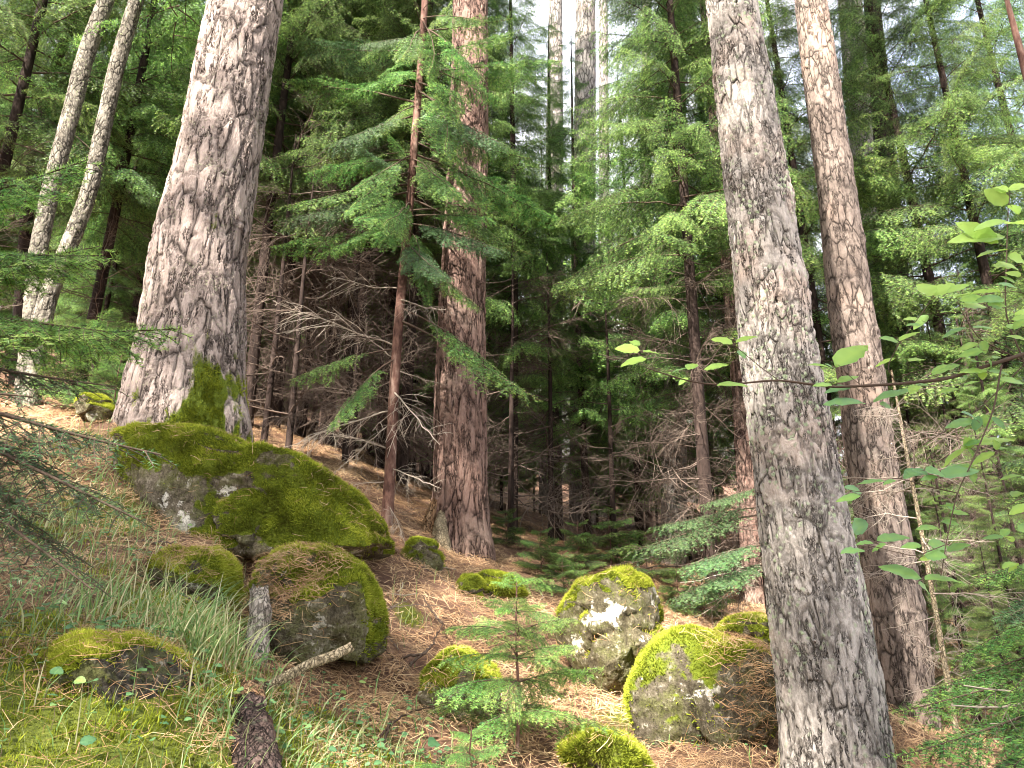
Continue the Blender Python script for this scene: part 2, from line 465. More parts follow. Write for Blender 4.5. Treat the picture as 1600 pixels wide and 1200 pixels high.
W_ = np.linalg.solve(A, np.r_[wp[:, 2], 0, 0, 0])
MOUND = [(P(722, 888, 6.2)[0], 6.2, .07, .5), (P(290, 690, 5.2)[0], 5.2, .05, .8), (P(1420, 1150, 5)[0], 5, .07, .45), (P(1182, 970, 7.2)[0], 7.2, .08, .5)]
CAV = P(398, 915, 3.95)
def ground(x, y):
    x = np.asarray(x, float); y = np.asarray(y, float)
    shp = x.shape; x = x.ravel(); y = y.ravel()
    out = W_[_n] + W_[_n + 1] * x + W_[_n + 2] * y
    for i in range(_n):
        out = out + W_[i] * _k((x - wp[i, 0]) ** 2 + (y - wp[i, 1]) ** 2)
    q = np.stack([x, y, x * 0], -1)
    out = out - .45 * np.exp(-(((x - CAV[0]) / .13) ** 2 + ((y - CAV[1]) / .30) ** 2))
    for (tx, ty, h_, r_) in MOUND: out = out + h_ * np.exp(-((x - tx) ** 2 + (y - ty) ** 2) / r_ ** 2)
    out = out + 0.10 * fbm(q * .9, 3, 5) + 0.05 * fbm(q * 4.5, 4, 9)
    return out.reshape(shp)
def gz(x, y): return float(ground(np.array([x]), np.array([y]))[0])

def spaced(lo, a, b, hi, d, g=1.07):
    mid = np.arange(a, b + d, d)
    up = [mid[-1]]; s = d
    while up[-1] < hi: s = min(s * g, 2.0); up.append(up[-1] + s)
    dn = [mid[0]]; s = d
    while dn[-1] > lo: s = min(s * g, 2.0); dn.append(dn[-1] - s)
    return np.r_[np.array(dn[1:])[::-1], mid, np.array(up[1:])]
gx = spaced(-70, -3.4, 4.2, 70, .035); gy = spaced(-20, 1.6, 8.0, 100, .035)
XX, YY = np.meshgrid(gx, gy)
ZZ = ground(XX, YY)
GV = np.stack([XX, YY, ZZ], -1).reshape(-1, 3)

def blob(x, y, items):
    r = np.zeros_like(x)
    for (px, py, Y, rad, wt) in items:
        p = P(px, py, Y)
        r += wt * np.exp(-((x - p[0]) ** 2 + (y - p[1]) ** 2) / rad ** 2)
    return r
MOSSY = [(60, 1130, 2.0, .45, 1.0), (250, 1150, 2.1, .4, .9), (480, 1180, 2.5, .35, .7), (100, 980, 2.6, .4, .5), (300, 960, 3.2, .4, .5), (560, 1150, 2.8, .3, .4), (1110, 1120, 3.5, .3, .5), (60, 850, 3.5, .5, .45), (180, 760, 4.1, .4, .4), (100, 700, 4.6, .4, .35), (640, 980, 4.2, .12, .7), (980, 1110, 3.7, .2, .5)]
def mossiness(x, y): return blob(x, y, MOSSY) + .25 * fbm(np.stack([x, y, x * 0], -1) * 3, 3, 21)
gmoss = mossiness(GV[:, 0], GV[:, 1])
def ground_mat():
    m, nt, out = newmat('forest_floor')
    tc = nt.nodes.new('ShaderNodeTexCoord'); co = tc.outputs['Object']
    n1 = noise(nt, co, 4, 6, .7); n2 = noise(nt, co, 45, 5, .8); n3 = noise(nt, mapping(nt, warp(nt, co, 6, .4), (1, 1, .3)), 120, 3, .8)
    s = math_(nt, 'ADD', math_(nt, 'MULTIPLY', n1, .35), math_(nt, 'ADD', math_(nt, 'MULTIPLY', n2, .35), math_(nt, 'MULTIPLY', n3, .3)))
    c = ramp(nt, s, [(.36, (.045, .025, .018)), (.5, (.14, .08, .055)), (.64, (.30, .19, .13))])
    mosc = ramp(nt, n3, [(0.3, (0.03, 0.045, 0.008)), (0.55, (0.11, 0.14, 0.02)), (0.8, (0.24, 0.25, 0.05))])
    c = mixc(nt, ramp(nt, attr(nt, 'tone'), [(.35, 0.0), (.6, .9)]), c, mosc)
    b = nt.nodes.new('ShaderNodeBsdfPrincipled'); nt.links.new(c, b.inputs['Base Color']); b.inputs['Roughness'].default_value = .95; b.inputs['Specular IOR Level'].default_value = .1
    bp = nt.nodes.new('ShaderNodeBump'); bp.inputs['Strength'].default_value = .8; bp.inputs['Distance'].default_value = .02
    nt.links.new(s, bp.inputs['Height']); nt.links.new(bp.outputs[0], b.inputs['Normal'])
    nt.links.new(b.outputs[0], out.inputs[0])
    return m
M['ground'] = ground_mat()
g = Geo(); g.add(GV, grid_faces(len(gy), len(gx), False), gmoss)
o = link('ground', g.mesh('ground', [M['ground']], True)); o['kind'] = 'structure'

# ------------------------------------------------------------------ scatter: litter, moss fuzz
def strips(base, d, nrm, L, wdt, curve, lift, rs, tone):
    """bent thin strips (5 verts, 3 tris)"""
    n = len(base)
    side = unit(np.cross(d, nrm))
    p0 = base - d * (L / 2)[:, None]; p2 = base + d * (L / 2)[:, None]
    p1 = base + side * (curve * L)[:, None] + nrm * (lift * L)[:, None]
    w_ = side * (wdt / 2)[:, None]
    v = np.stack([p0 - w_, p0 + w_, p1 - w_, p1 + w_, p2], 1)
    f = np.array([[0, 1, 3], [0, 3, 2], [2, 3, 4]])
    return v.reshape(-1, 3), (f[None] + (np.arange(n) * 5)[:, None, None]).reshape(-1, 3), np.repeat(tone, 5)

def litter_at(geo, pts, nrm, rs, L=(.06, .14), wd=.0019, tilt=.25, up=.012):
    n = len(pts)
    az = rs.uniform(0, 2 * math.pi, n)
    d = np.stack([np.cos(az), np.sin(az), rs.normal(0, tilt, n)], -1)
    d = d - nrm * (d * nrm).sum(-1, keepdims=True) * rs.uniform(.75, 1.0, (n, 1))
    d = unit(d)
    LL = rs.uniform(L[0], L[1], n)
    tone = np.clip(rs.normal(.58, .2, n) + .45 * fbm(pts * 3.1, 3, 61), 0, 1)
    near = np.clip(pts[:, 1] / 3.6, .5, 1.0) if pts[:, 1].min() > 1.0 else .62
    v, f, t = strips(pts + nrm * (rs.uniform(0.001, up, n))[:, None], d, nrm, LL, wd * near * rs.uniform(.7, 1.4, n), rs.normal(0, .2, n), rs.uniform(0, .15, n), rs, tone)
    geo.add(v, f, t)

def ground_normals(x, y):
    e = .03
    gx_ = (ground(x + e, y) - ground(x - e, y)) / (2 * e); gy_ = (ground(x, y + e) - ground(x, y - e)) / (2 * e)
    return unit(np.stack([-gx_, -gy_, np.ones_like(gx_)], -1))

def visible_ground(n, rs, xr, yr, margin=120, power=1.0):
    x = rs.uniform(*xr, n); y = yr[0] + (yr[1] - yr[0]) * rs.uniform(0, 1, n) ** power
    z = ground(x, y)
    p = np.stack([x, y, z], -1)
    u, v, d = project(p)
    k = (u > -margin) & (u < 1600 + margin) & (v > 300) & (v < 1200 + margin)
    return p[k]

rs = np.random.default_rng(11)
p = visible_ground(330000, rs, (-5.5, 6.5), (1.6, 11), power=1.5)
m_ = mossiness(p[:, 0], p[:, 1])
clump = fbm(p * np.array([4, 4, 0]), 3, 41)
keep = rs.uniform(0, 1, len(p)) < np.clip(1.0 - 1.0 * np.clip(m_, 0, 1) + 1.3 * clump, .10, 1)
p = p[keep]
g = Geo(); litter_at(g, p, ground_normals(p[:, 0], p[:, 1]), rs, wd=.0029, up=.022)
p = visible_ground(40000, rs, (-14, 14), (9, 22), power=1.2)
litter_at(g, p, ground_normals(p[:, 0], p[:, 1]), rs, L=(.1, .2), wd=.006)
o = link('needle_litter', g.mesh('needle_litter', [M['litter']])); tag(o, 'carpet of fallen pinkish brown pine needles over the slope', 'needle litter', kind='stuff')

def tri_sample(v, f, wts, n, rs):
    a = v[f[:, 0]]; b = v[f[:, 1]]; c = v[f[:, 2]]
    cr = np.cross(b - a, c - a); ar = np.linalg.norm(cr, axis=1) / 2
    pr = ar * wts; pr = pr / pr.sum()
    i = rs.choice(len(f), n, p=pr)
    r1 = np.sqrt(rs.uniform(0, 1, (n, 1))); r2 = rs.uniform(0, 1, (n, 1))
    return a[i] * (1 - r1) + b[i] * r1 * (1 - r2) + c[i] * r1 * r2, unit(cr[i]), i

def fuzz(geo, pts, nrm, rs, h=(.008, .02), wd=.003, tone=None, lean=.6):
    n = len(pts)
    d = unit(nrm + rs.normal(0, lean, (n, 3)) + np.array([0, 0, .2]))
    s = unit(np.cross(d, rs.normal(0, 1, (n, 3))))
    hv = np.clip(.75 + 1.3 * fbm(pts * 14, 3, 91), .25, 1.8)
    H = (rs.uniform(h[0], h[1], n) * hv)[:, None]; Wd = wd * rs.uniform(.6, 1.4, (n, 1))
    v = np.stack([pts - nrm * .004 - s * Wd, pts - nrm * .004 + s * Wd, pts + d * H], 1)
    t = np.clip(rs.normal(.5, .2, n) if tone is None else tone, 0, 1)
    tt = np.stack([t * .6, t * .6, t + .08], 1)
    geo.add(v.reshape(-1, 3), np.arange(n * 3).reshape(-1, 3), np.clip(tt, 0, 1).reshape(-1))

# moss on the ground
p = visible_ground(260000, rs, (-3.5, 3), (1.6, 5), power=1.3)
m_ = mossiness(p[:, 0], p[:, 1]) + .3 * fbm(p * np.array([6, 6, 0]), 3, 55)
p = p[rs.uniform(0, 1, len(p)) < np.clip(m_ * 1.6 - .35, 0, 1)]
g = Geo(); fuzz(g, p, ground_normals(p[:, 0], p[:, 1]), rs, h=(.012, .035), wd=.0028, tone=np.clip(.5 + .5 * fbm(p * 7, 3, 3) + rs.normal(0, .15, len(p)), 0, 1))
o = link('moss_carpet', g.mesh('moss_carpet', [M['moss']])); tag(o, 'yellow green moss carpet growing over the lower left bank', 'moss', kind='stuff')

# ------------------------------------------------------------------ boulders
def ico(sub):
    import bmesh
    bm = bmesh.new(); bmesh.ops.create_icosphere(bm, subdivisions=sub, radius=1)
    v = np.array([q.co[:] for q in bm.verts]); f = np.array([[q.index for q in fc.verts] for fc in bm.faces]); bm.free()
    return v, f
ICO = {6: ico(6), 7: ico(7)}

def boulder(label, outline, Y, front, back, seed, mat='rock', sub=6, moss_lo=.15, moss_hi=.6, nfuzz=14000, litter=0, rough=.045, moss_bias=0.0, boxy=.75, group=None, moss_blobs=(), bare_blobs=(), litter_blobs=None, fuzz_h=(.010, .026)):
    pts = np.array([P(a, b, Y) for a, b in outline])
    c = np.array([(pts[:, 0].min() + pts[:, 0].max()) / 2, Y, (pts[:, 2].min() + pts[:, 2].max()) / 2])
    ang = np.arctan2(pts[:, 2] - c[2], pts[:, 0] - c[0]); R = np.hypot(pts[:, 2] - c[2], pts[:, 0] - c[0])
    o_ = np.argsort(ang); ang = ang[o_]; R = R[o_]
    ang = np.r_[ang - 2 * math.pi, ang, ang + 2 * math.pi]; R = np.r_[R, R, R]
    d, f = ICO[sub]
    t = np.arctan2(d[:, 2], d[:, 0]); rr = np.interp(t, ang, R)
    rho = np.hypot(d[:, 0], d[:, 2]); dy = d[:, 1]
    rho2 = np.sign(rho) * np.abs(rho) ** boxy; dy2 = np.sign(dy) * np.abs(dy) ** boxy
    v = np.stack([rho2 * rr * np.cos(t), dy2 * np.where(dy < 0, front, back), rho2 * rr * np.sin(t)], -1)
    rf = np.random.default_rng(seed + 500)
    for _ in range(9):                                  # broken faces
        nd = unit(np.array([rf.normal(0, .8), -abs(rf.normal(.8, .4)), rf.normal(-.1, .55)]))
        pr = v @ nd; lim = pr.max() * rf.uniform(.70, .88)
        ex = np.maximum(pr - lim, 0); v = v - nd * (ex * .85)[:, None]
    q = v + c
    nrm = unit(v / np.array([R.mean(), max(front, back), R.mean()]))
    dis = rough * fbm(q * 3.0, 4, seed) * 1.3 + rough * .35 * fbm(q * 11, 3, seed + 5)
    ridge = np.abs(fbm(q * 2.2, 3, seed + 9)); dis = dis - rough * 1.2 * np.exp(-ridge * 18) * (nrm[:, 2] < .55)
    v = v + nrm * (dis * np.minimum(1, rho * .6 + .55))[:, None]
    a = v[f[:, 0]]; b = v[f[:, 1]]; e = v[f[:, 2]]
    fn = np.cross(b - a, e - a); vn = np.zeros_like(v)
    for k in range(3): np.add.at(vn, f[:, k], fn)
    vn = unit(vn)
    ms = (vn[:, 2] - moss_lo) / (moss_hi - moss_lo) * .8 + .9 * fbm((v + c) * 4.5, 4, seed + 31) + .6 * fbm((v + c) * 17, 3, seed + 33) + moss_bias + .08
    W = v + c
    for (px, py, r, wt) in moss_blobs:
        bp = P(px, py, Y); ms = ms + wt * np.exp(-(((W[:, 0] - bp[0]) ** 2 + (W[:, 2] - bp[2]) ** 2) / r ** 2))
    for (px, py, r, wt) in bare_blobs:
        bp = P(px, py, Y); ms = ms - wt * np.exp(-(((W[:, 0] - bp[0]) ** 2 + (W[:, 2] - bp[2]) ** 2) / r ** 2))
    ms = np.clip(ms, 0, 1)
    base = thing('mossy_boulder', label, 'boulder', (c[0], c[1], pts[:, 2].min()), group)
    off = c - np.array(base.location)
    gg = Geo(); gg.add(v + off, f, ms)
    link('rock', gg.mesh('boulder_rock', [M[mat]], True), base)
    wt = np.clip(ms[f].mean(1) * 1.6 - .6, 0, 1) + .05 * np.clip(ms[f].mean(1) * 3, 0, 1) + .004
    wt = wt * np.where(vn[f[:, 0], 1] > .55, .25, 1)
    rs = np.random.default_rng(seed)
    pt, nn, ti = tri_sample(v, f, wt, nfuzz, rs)
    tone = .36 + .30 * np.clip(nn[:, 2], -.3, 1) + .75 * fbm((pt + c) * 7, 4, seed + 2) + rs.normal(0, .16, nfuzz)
    gg = Geo(); fuzz(gg, pt + off + nn * .006, nn, rs, h=fuzz_h, wd=.0026, tone=tone)
    link('moss', gg.mesh('boulder_moss', [M['moss']]), base)
    if litter:
        wl = np.clip(nn[:, 2], 0, 1)
        up = vn[f].mean(1)[:, 2]
        wl = np.clip(up - .25, 0, 1) ** .7 + .03
        if litter_blobs:
            z = np.zeros(len(f))
            ctr = W[f].mean(1)
            for (px, py, r, wt2) in litter_blobs:
                bp = P(px, py, Y); z += wt2 * np.exp(-(((ctr[:, 0] - bp[0]) ** 2 + (ctr[:, 2] - bp[2]) ** 2) / r ** 2))
            wl = (wl + .25) * z + 1e-4
        pl, nl_, _ = tri_sample(v, f, wl, litter, rs)
        gg = Geo(); litter_at(gg, pl + off + nl_ * .012, nl_, rs, L=(.04, .09), wd=.0026, up=.012)
        link('needle_litter', gg.mesh('boulder_litter', [M['litter']]), base)['kind'] = 'stuff'
    return base

boulder('largest boulder, long and humped, thick yellow green moss on top, below the big left pine',
        [(178, 720), (192, 694), (222, 678), (280, 672), (330, 678), (365, 690), (400, 708), (450, 716), (510, 738), (555, 768), (590, 808), (612, 852), (608, 880), (570, 890), (500, 885), (430, 884), (370, 878), (300, 884), (225, 880), (175, 870), (158, 840), (166, 780)],
        4.35, .42, .55, 3, mat='rock_tan', sub=7, nfuzz=95000, litter=2600, boxy=.6, rough=.06, moss_lo=-.1, moss_hi=.5, moss_bias=.3,
        bare_blobs=[(265, 785, .20, 1.4), (320, 795, .10, 1.1), (385, 780, .07, .7), (500, 800, .05, .6), (240, 840, .2, .6)],
        moss_blobs=[(330, 745, .10, .6), (560, 830, .28, .9), (480, 800, .2, .35), (250, 715, .2, 1.0), (335, 800, .05, .8)])
boulder('low rounded boulder with thin moss, left of the dark gap under the largest boulder',
        [(232, 900), (262, 874), (310, 864), (340, 872), (358, 895), (364, 935), (355, 965), (310, 985), (250, 975), (225, 940)],
        3.55, .28, .3, 4, nfuzz=26000, litter=1200, moss_lo=-.3, moss_hi=.5, moss_bias=.2)
boulder('squat boulder heaped with brown needles, behind the upright grey dead branch',
        [(402, 915), (420, 886), (452, 866), (500, 866), (550, 880), (582, 910), (592, 960), (588, 1010), (570, 1040), (520, 1030), (480, 1045), (430, 1040), (404, 990), (398, 945)],
        3.32, .28, .5, 5, boxy=.65, sub=7, nfuzz=46000, litter=4200, moss_lo=-.3, moss_hi=.6, rough=.07, moss_bias=.25,
        bare_blobs=[(520, 1010, .15, 1.2), (450, 1000, .14, .9)], litter_blobs=[(450, 895, .17, 1.2), (430, 940, .14, 1.0), (460, 960, .10, .7), (520, 890, .15, .4)])
boulder('small mossy stone between the largest boulder and the central reddish pine',
        [(634, 862), (645, 848), (665, 846), (685, 862), (690, 885), (672, 897), (645, 893), (632, 880)], 5.1, .15, .18, 6, nfuzz=8000, moss_bias=.2, moss_lo=-.2)
boulder('small upright mossy stone in the needle bed, just below the central pine',
        [(716, 925), (728, 908), (745, 906), (752, 925), (750, 955), (735, 968), (718, 955)], 4.9, .13, .16, 7, nfuzz=7000, moss_bias=.2, moss_lo=-.2)
boulder('low mossy stone lying right of the central pine foot',
        [(746, 905), (758, 893), (785, 896), (808, 912), (822, 932), (800, 942), (765, 935), (748, 922)], 5.1, .16, .2, 8, nfuzz=9000, moss_bias=.3, moss_lo=-.3)
boulder('tall domed boulder with a moss cap and white lichen blotches on its face',
        [(878, 965), (888, 940), (905, 915), (935, 900), (975, 897), (1010, 905), (1032, 930), (1045, 965), (1040, 1000), (1010, 1030), (1000, 1070), (960, 1090), (930, 1080), (900, 1050), (882, 1010)],
        4.0, .30, .42, 9, boxy=.65, mat='rock_white', sub=7, nfuzz=30000, litter=500, moss_lo=.15, moss_hi=.65,
        bare_blobs=[(1000, 965, .14, 1.2), (935, 965, .09, .9), (960, 1010, .12, .6)], moss_blobs=[(890, 940, .08, .7), (1035, 960, .05, .9)])
boulder('broad grey green boulder under brown needles, left of the near lichen covered pine',
        [(990, 1080), (1004, 1040), (1028, 1012), (1062, 996), (1110, 990), (1160, 998), (1200, 1020), (1215, 1080), (1210, 1150), (1190, 1215), (1100, 1235), (1020, 1200), (992, 1130)],
        3.5, .26, .6, 10, mat='rock', sub=7, nfuzz=32000, litter=4200, moss_lo=-.3, moss_hi=.7, rough=.07, moss_bias=.18, boxy=.7, fuzz_h=(.006, .018),
        bare_blobs=[(1050, 1080, .12, .7), (1020, 1150, .12, .6), (1160, 1080, .16, 1.0)], litter_blobs=[(1150, 1030, .14, 1.2), (1180, 1080, .16, 1.4), (1170, 1160, .16, 1.0)])
boulder('small mossy hump touching the near lichen covered pine on its left side',
        [(1128, 990), (1145, 975), (1170, 970), (1200, 975), (1220, 1000), (1205, 1020), (1160, 1016), (1132, 1005)], 4.5, .2, .25, 12, nfuzz=10000, litter=300, moss_bias=.3, moss_lo=-.3)
boulder('pointed boulder with a moss cap and dark face, left of the little spruce sapling',
        [(652, 1095), (662, 1060), (680, 1035), (708, 1018), (735, 1022), (760, 1048), (778, 1085), (772, 1130), (750, 1165), (700, 1180), (662, 1150)],
        3.3, .18, .28, 13, mat='rock', nfuzz=15000, moss_lo=.1, moss_hi=.6, bare_blobs=[(700, 1120, .12, .9)], litter=300)
boulder('round green mossy boulder at the bottom edge, right of the little spruce sapling',
        [(885, 1175), (900, 1152), (930, 1140), (965, 1146), (1000, 1170), (1018, 1205), (1000, 1245), (940, 1255), (895, 1230)], 3.0, .2, .25, 14, nfuzz=22000, moss_bias=.5, moss_lo=-.4, litter=200)
boulder('pale mossy stone beside the foot of the big left pine, far up the slope',
        [(112, 640), (128, 625), (150, 615), (168, 620), (175, 638), (170, 658), (140, 662), (115, 655)], 5.0, .14, .18, 15, mat='rock_white', nfuzz=5000, moss_lo=.1)
boulder('moss mound with a dark lichened rock face, lower left, left of the grass clump',
        [(70, 1070), (100, 1025), (150, 1000), (205, 998), (245, 1020), (272, 1065), (290, 1120), (300, 1175), (250, 1220), (110, 1220), (75, 1150)],
        2.30, .20, .3, 16, mat='rock_dark', nfuzz=42000, moss_lo=-.2, moss_hi=.7, moss_bias=.35, rough=.05, bare_blobs=[(225, 1070, .10, 1.9), (240, 1120, .07, 1.5)], moss_blobs=[(205, 1090, .02, .7), (225, 1100, .014, 1.2)], litter=500, fuzz_h=(.008, .024))

# ------------------------------------------------------------------ trunks
def trunk_geo(path, Y, top_z=None, seed=0, na=96, dz=.02, flare=.0, lump=.04, base_ext=.35, moss=None, knots=0, topr=.5, twist=0.0):
    """path: (px, py, width px) from bottom to top, at distance Y"""
    c = []; r = []
    for a, b, wd in path:
        yy = Y[0] + (Y[1] - Y[0]) * (path[0][1] - b) / max(1e-6, path[0][1] - path[-1][1]) if hasattr(Y, '__len__') else Y
        q = P(a, b, yy); c.append(q); r.append(wd * mpp(a, b, yy) / 2)
    c = np.array(c); r = np.array(r)
    d0 = (c[1] - c[0]) / (c[1, 2] - c[0, 2])
    g0 = gz(c[0, 0], c[0, 1])
    zb = min(c[0, 2], g0) - base_ext
    c = np.r_[[c[0] + d0 * (zb - c[0, 2])], c]; r = np.r_[r[0], r]
    ztop_vis = c[-1, 2]
    z1 = np.arange(zb, ztop_vis + .4, dz)
    if top_z is not None and top_z > ztop_vis + .5:
        z2 = np.linspace(ztop_vis + .4, top_z, 14)[1:]
        dt = (c[-1] - c[-2]) / (c[-1, 2] - c[-2, 2])
        c = np.r_[c, [c[-1] + dt * (top_z - ztop_vis)]]; r = np.r_[r, r[-1] * topr]
        z = np.r_[z1, z2]
    else: z = z1
    cx = np.interp(z, c[:, 2], c[:, 0]); cyy = np.interp(z, c[:, 2], c[:, 1]); rr = np.interp(z, c[:, 2], r)
    k = 9
    for arr in (cx, cyy, rr):
        pad = np.r_[np.full(k, arr[0]), arr, np.full(k, arr[-1])]
        sm = np.convolve(pad, np.ones(2 * k + 1) / (2 * k + 1), 'same')[k:-k]; arr[:len(z1) - k] = sm[:len(z1) - k]
    th = np.arange(na) * 2 * math.pi / na
    T, Zg = np.meshgrid(th, z)
    hh = np.clip((Zg - g0), 0, None)
    lobes = 1 + flare * np.exp(-hh / .28) * (1 + .45 * np.cos(T * 3 + seed) + .3 * np.cos(T * 5 + seed * 2.3))
    q = np.stack([np.cos(T) * 1.2, np.sin(T) * 1.2, Zg * .9], -1) + seed * 3.1
    R_ = rr[:, None] * lobes * (1 + lump * fbm(q * 1.5, 3, seed))
    rk = np.random.default_rng(seed + 100)
    for _ in range(knots):
        kt = rk.uniform(math.pi, 2 * math.pi); kz = rk.uniform(g0 + .3, ztop_vis); s = rk.uniform(.02, .04)
        dd = (((T - kt + math.pi) % (2 * math.pi) - math.pi) * rr[:, None]) ** 2 + (Zg - kz) ** 2
        R_ = R_ + s * .55 * np.exp(-dd / (s * 2.0) ** 2) - s * .95 * np.exp(-dd / (s * .62) ** 2)
    v = np.stack([cx[:, None] + R_ * np.cos(T), cyy[:, None] + R_ * np.sin(T), Zg], -1)
    ms = np.zeros_like(T)
    if moss is not None: ms = np.clip(moss(v, T, hh), 0, 1)
    g = Geo(); g.add(v.reshape(-1, 3), grid_faces(len(z), na), ms.reshape(-1))
    cap = len(z) * na - na
    g.add(v[-1].reshape(-1, 3), [[0, i, i + 1] for i in range(1, na - 1)], 0)
    return g, (float(cx[0]), float(cyy[0]), g0), (float(cx[-1]), float(cyy[-1]), float(z[-1]), float(rr[-1])), v, ms

def rebase(g, loc):
    v, f, t, m = g.pack(); g.v = [v - np.asarray(loc, np.float32)]
    return g

# ------------------------------------------------------------------ boughs
def emit_needles(geo, Pm, tipness, rs, nsp, nl, nw, mat=0, flat=.5, tone0=.3):
    Mn, n, _ = Pm.shape
    seg = Pm[:, 1:] - Pm[:, :-1]
    sl = np.linalg.norm(seg, axis=-1)
    cnt = np.maximum(1, np.round(sl / nsp)).astype(int)
    idx = np.repeat(np.arange(Mn * (n - 1)), cnt.ravel())
    tot = len(idx)
    u = rs.uniform(0, 1, tot)
    A0 = Pm[:, :-1].reshape(-1, 3)[idx]; S = seg.reshape(-1, 3)[idx]
    p = A0 + S * u[:, None]; d = unit(S)
    up = np.array([0, 0, 1.0]); side = unit(np.cross(d, up)); upv = np.cross(side, d)
    # two needles, one per side, at a random lift
    prog = (idx % (n - 1) + u) / (n - 1)
    tt = tipness[idx // (n - 1)]
    tone = tone0 - .08 + .22 * tt * prog + rs.normal(0, .16, tot) + (.34 * (prog > .62) * tt)
    end = np.where(prog > .97, .6, 1.0)
    for s in (-1, 1):
        ph = rs.normal(.25, flat, tot)
        fwd = rs.uniform(.45, .95, tot)
        nd = unit(d * fwd[:, None] + side * (s * np.cos(ph))[:, None] + upv * np.sin(ph)[:, None])
        L = nl * rs.uniform(.7, 1.15, tot) * end
        v = np.stack([p - d * (nw / 2), p + d * (nw / 2), p + nd * L[:, None]], 1)
        geo.add(v.reshape(-1, 3), np.arange(tot * 3).reshape(-1, 3), np.repeat(np.clip(tone, 0, 1), 3), mat)

def rot_in(d, up, ang):
    """rotate unit vectors d about up by ang (arrays)"""
    c = np.cos(ang)[:, None]; s = np.sin(ang)[:, None]
    return d * c + np.cross(up, d) * s + up * (up * d).sum(-1, keepdims=True) * (1 - c)

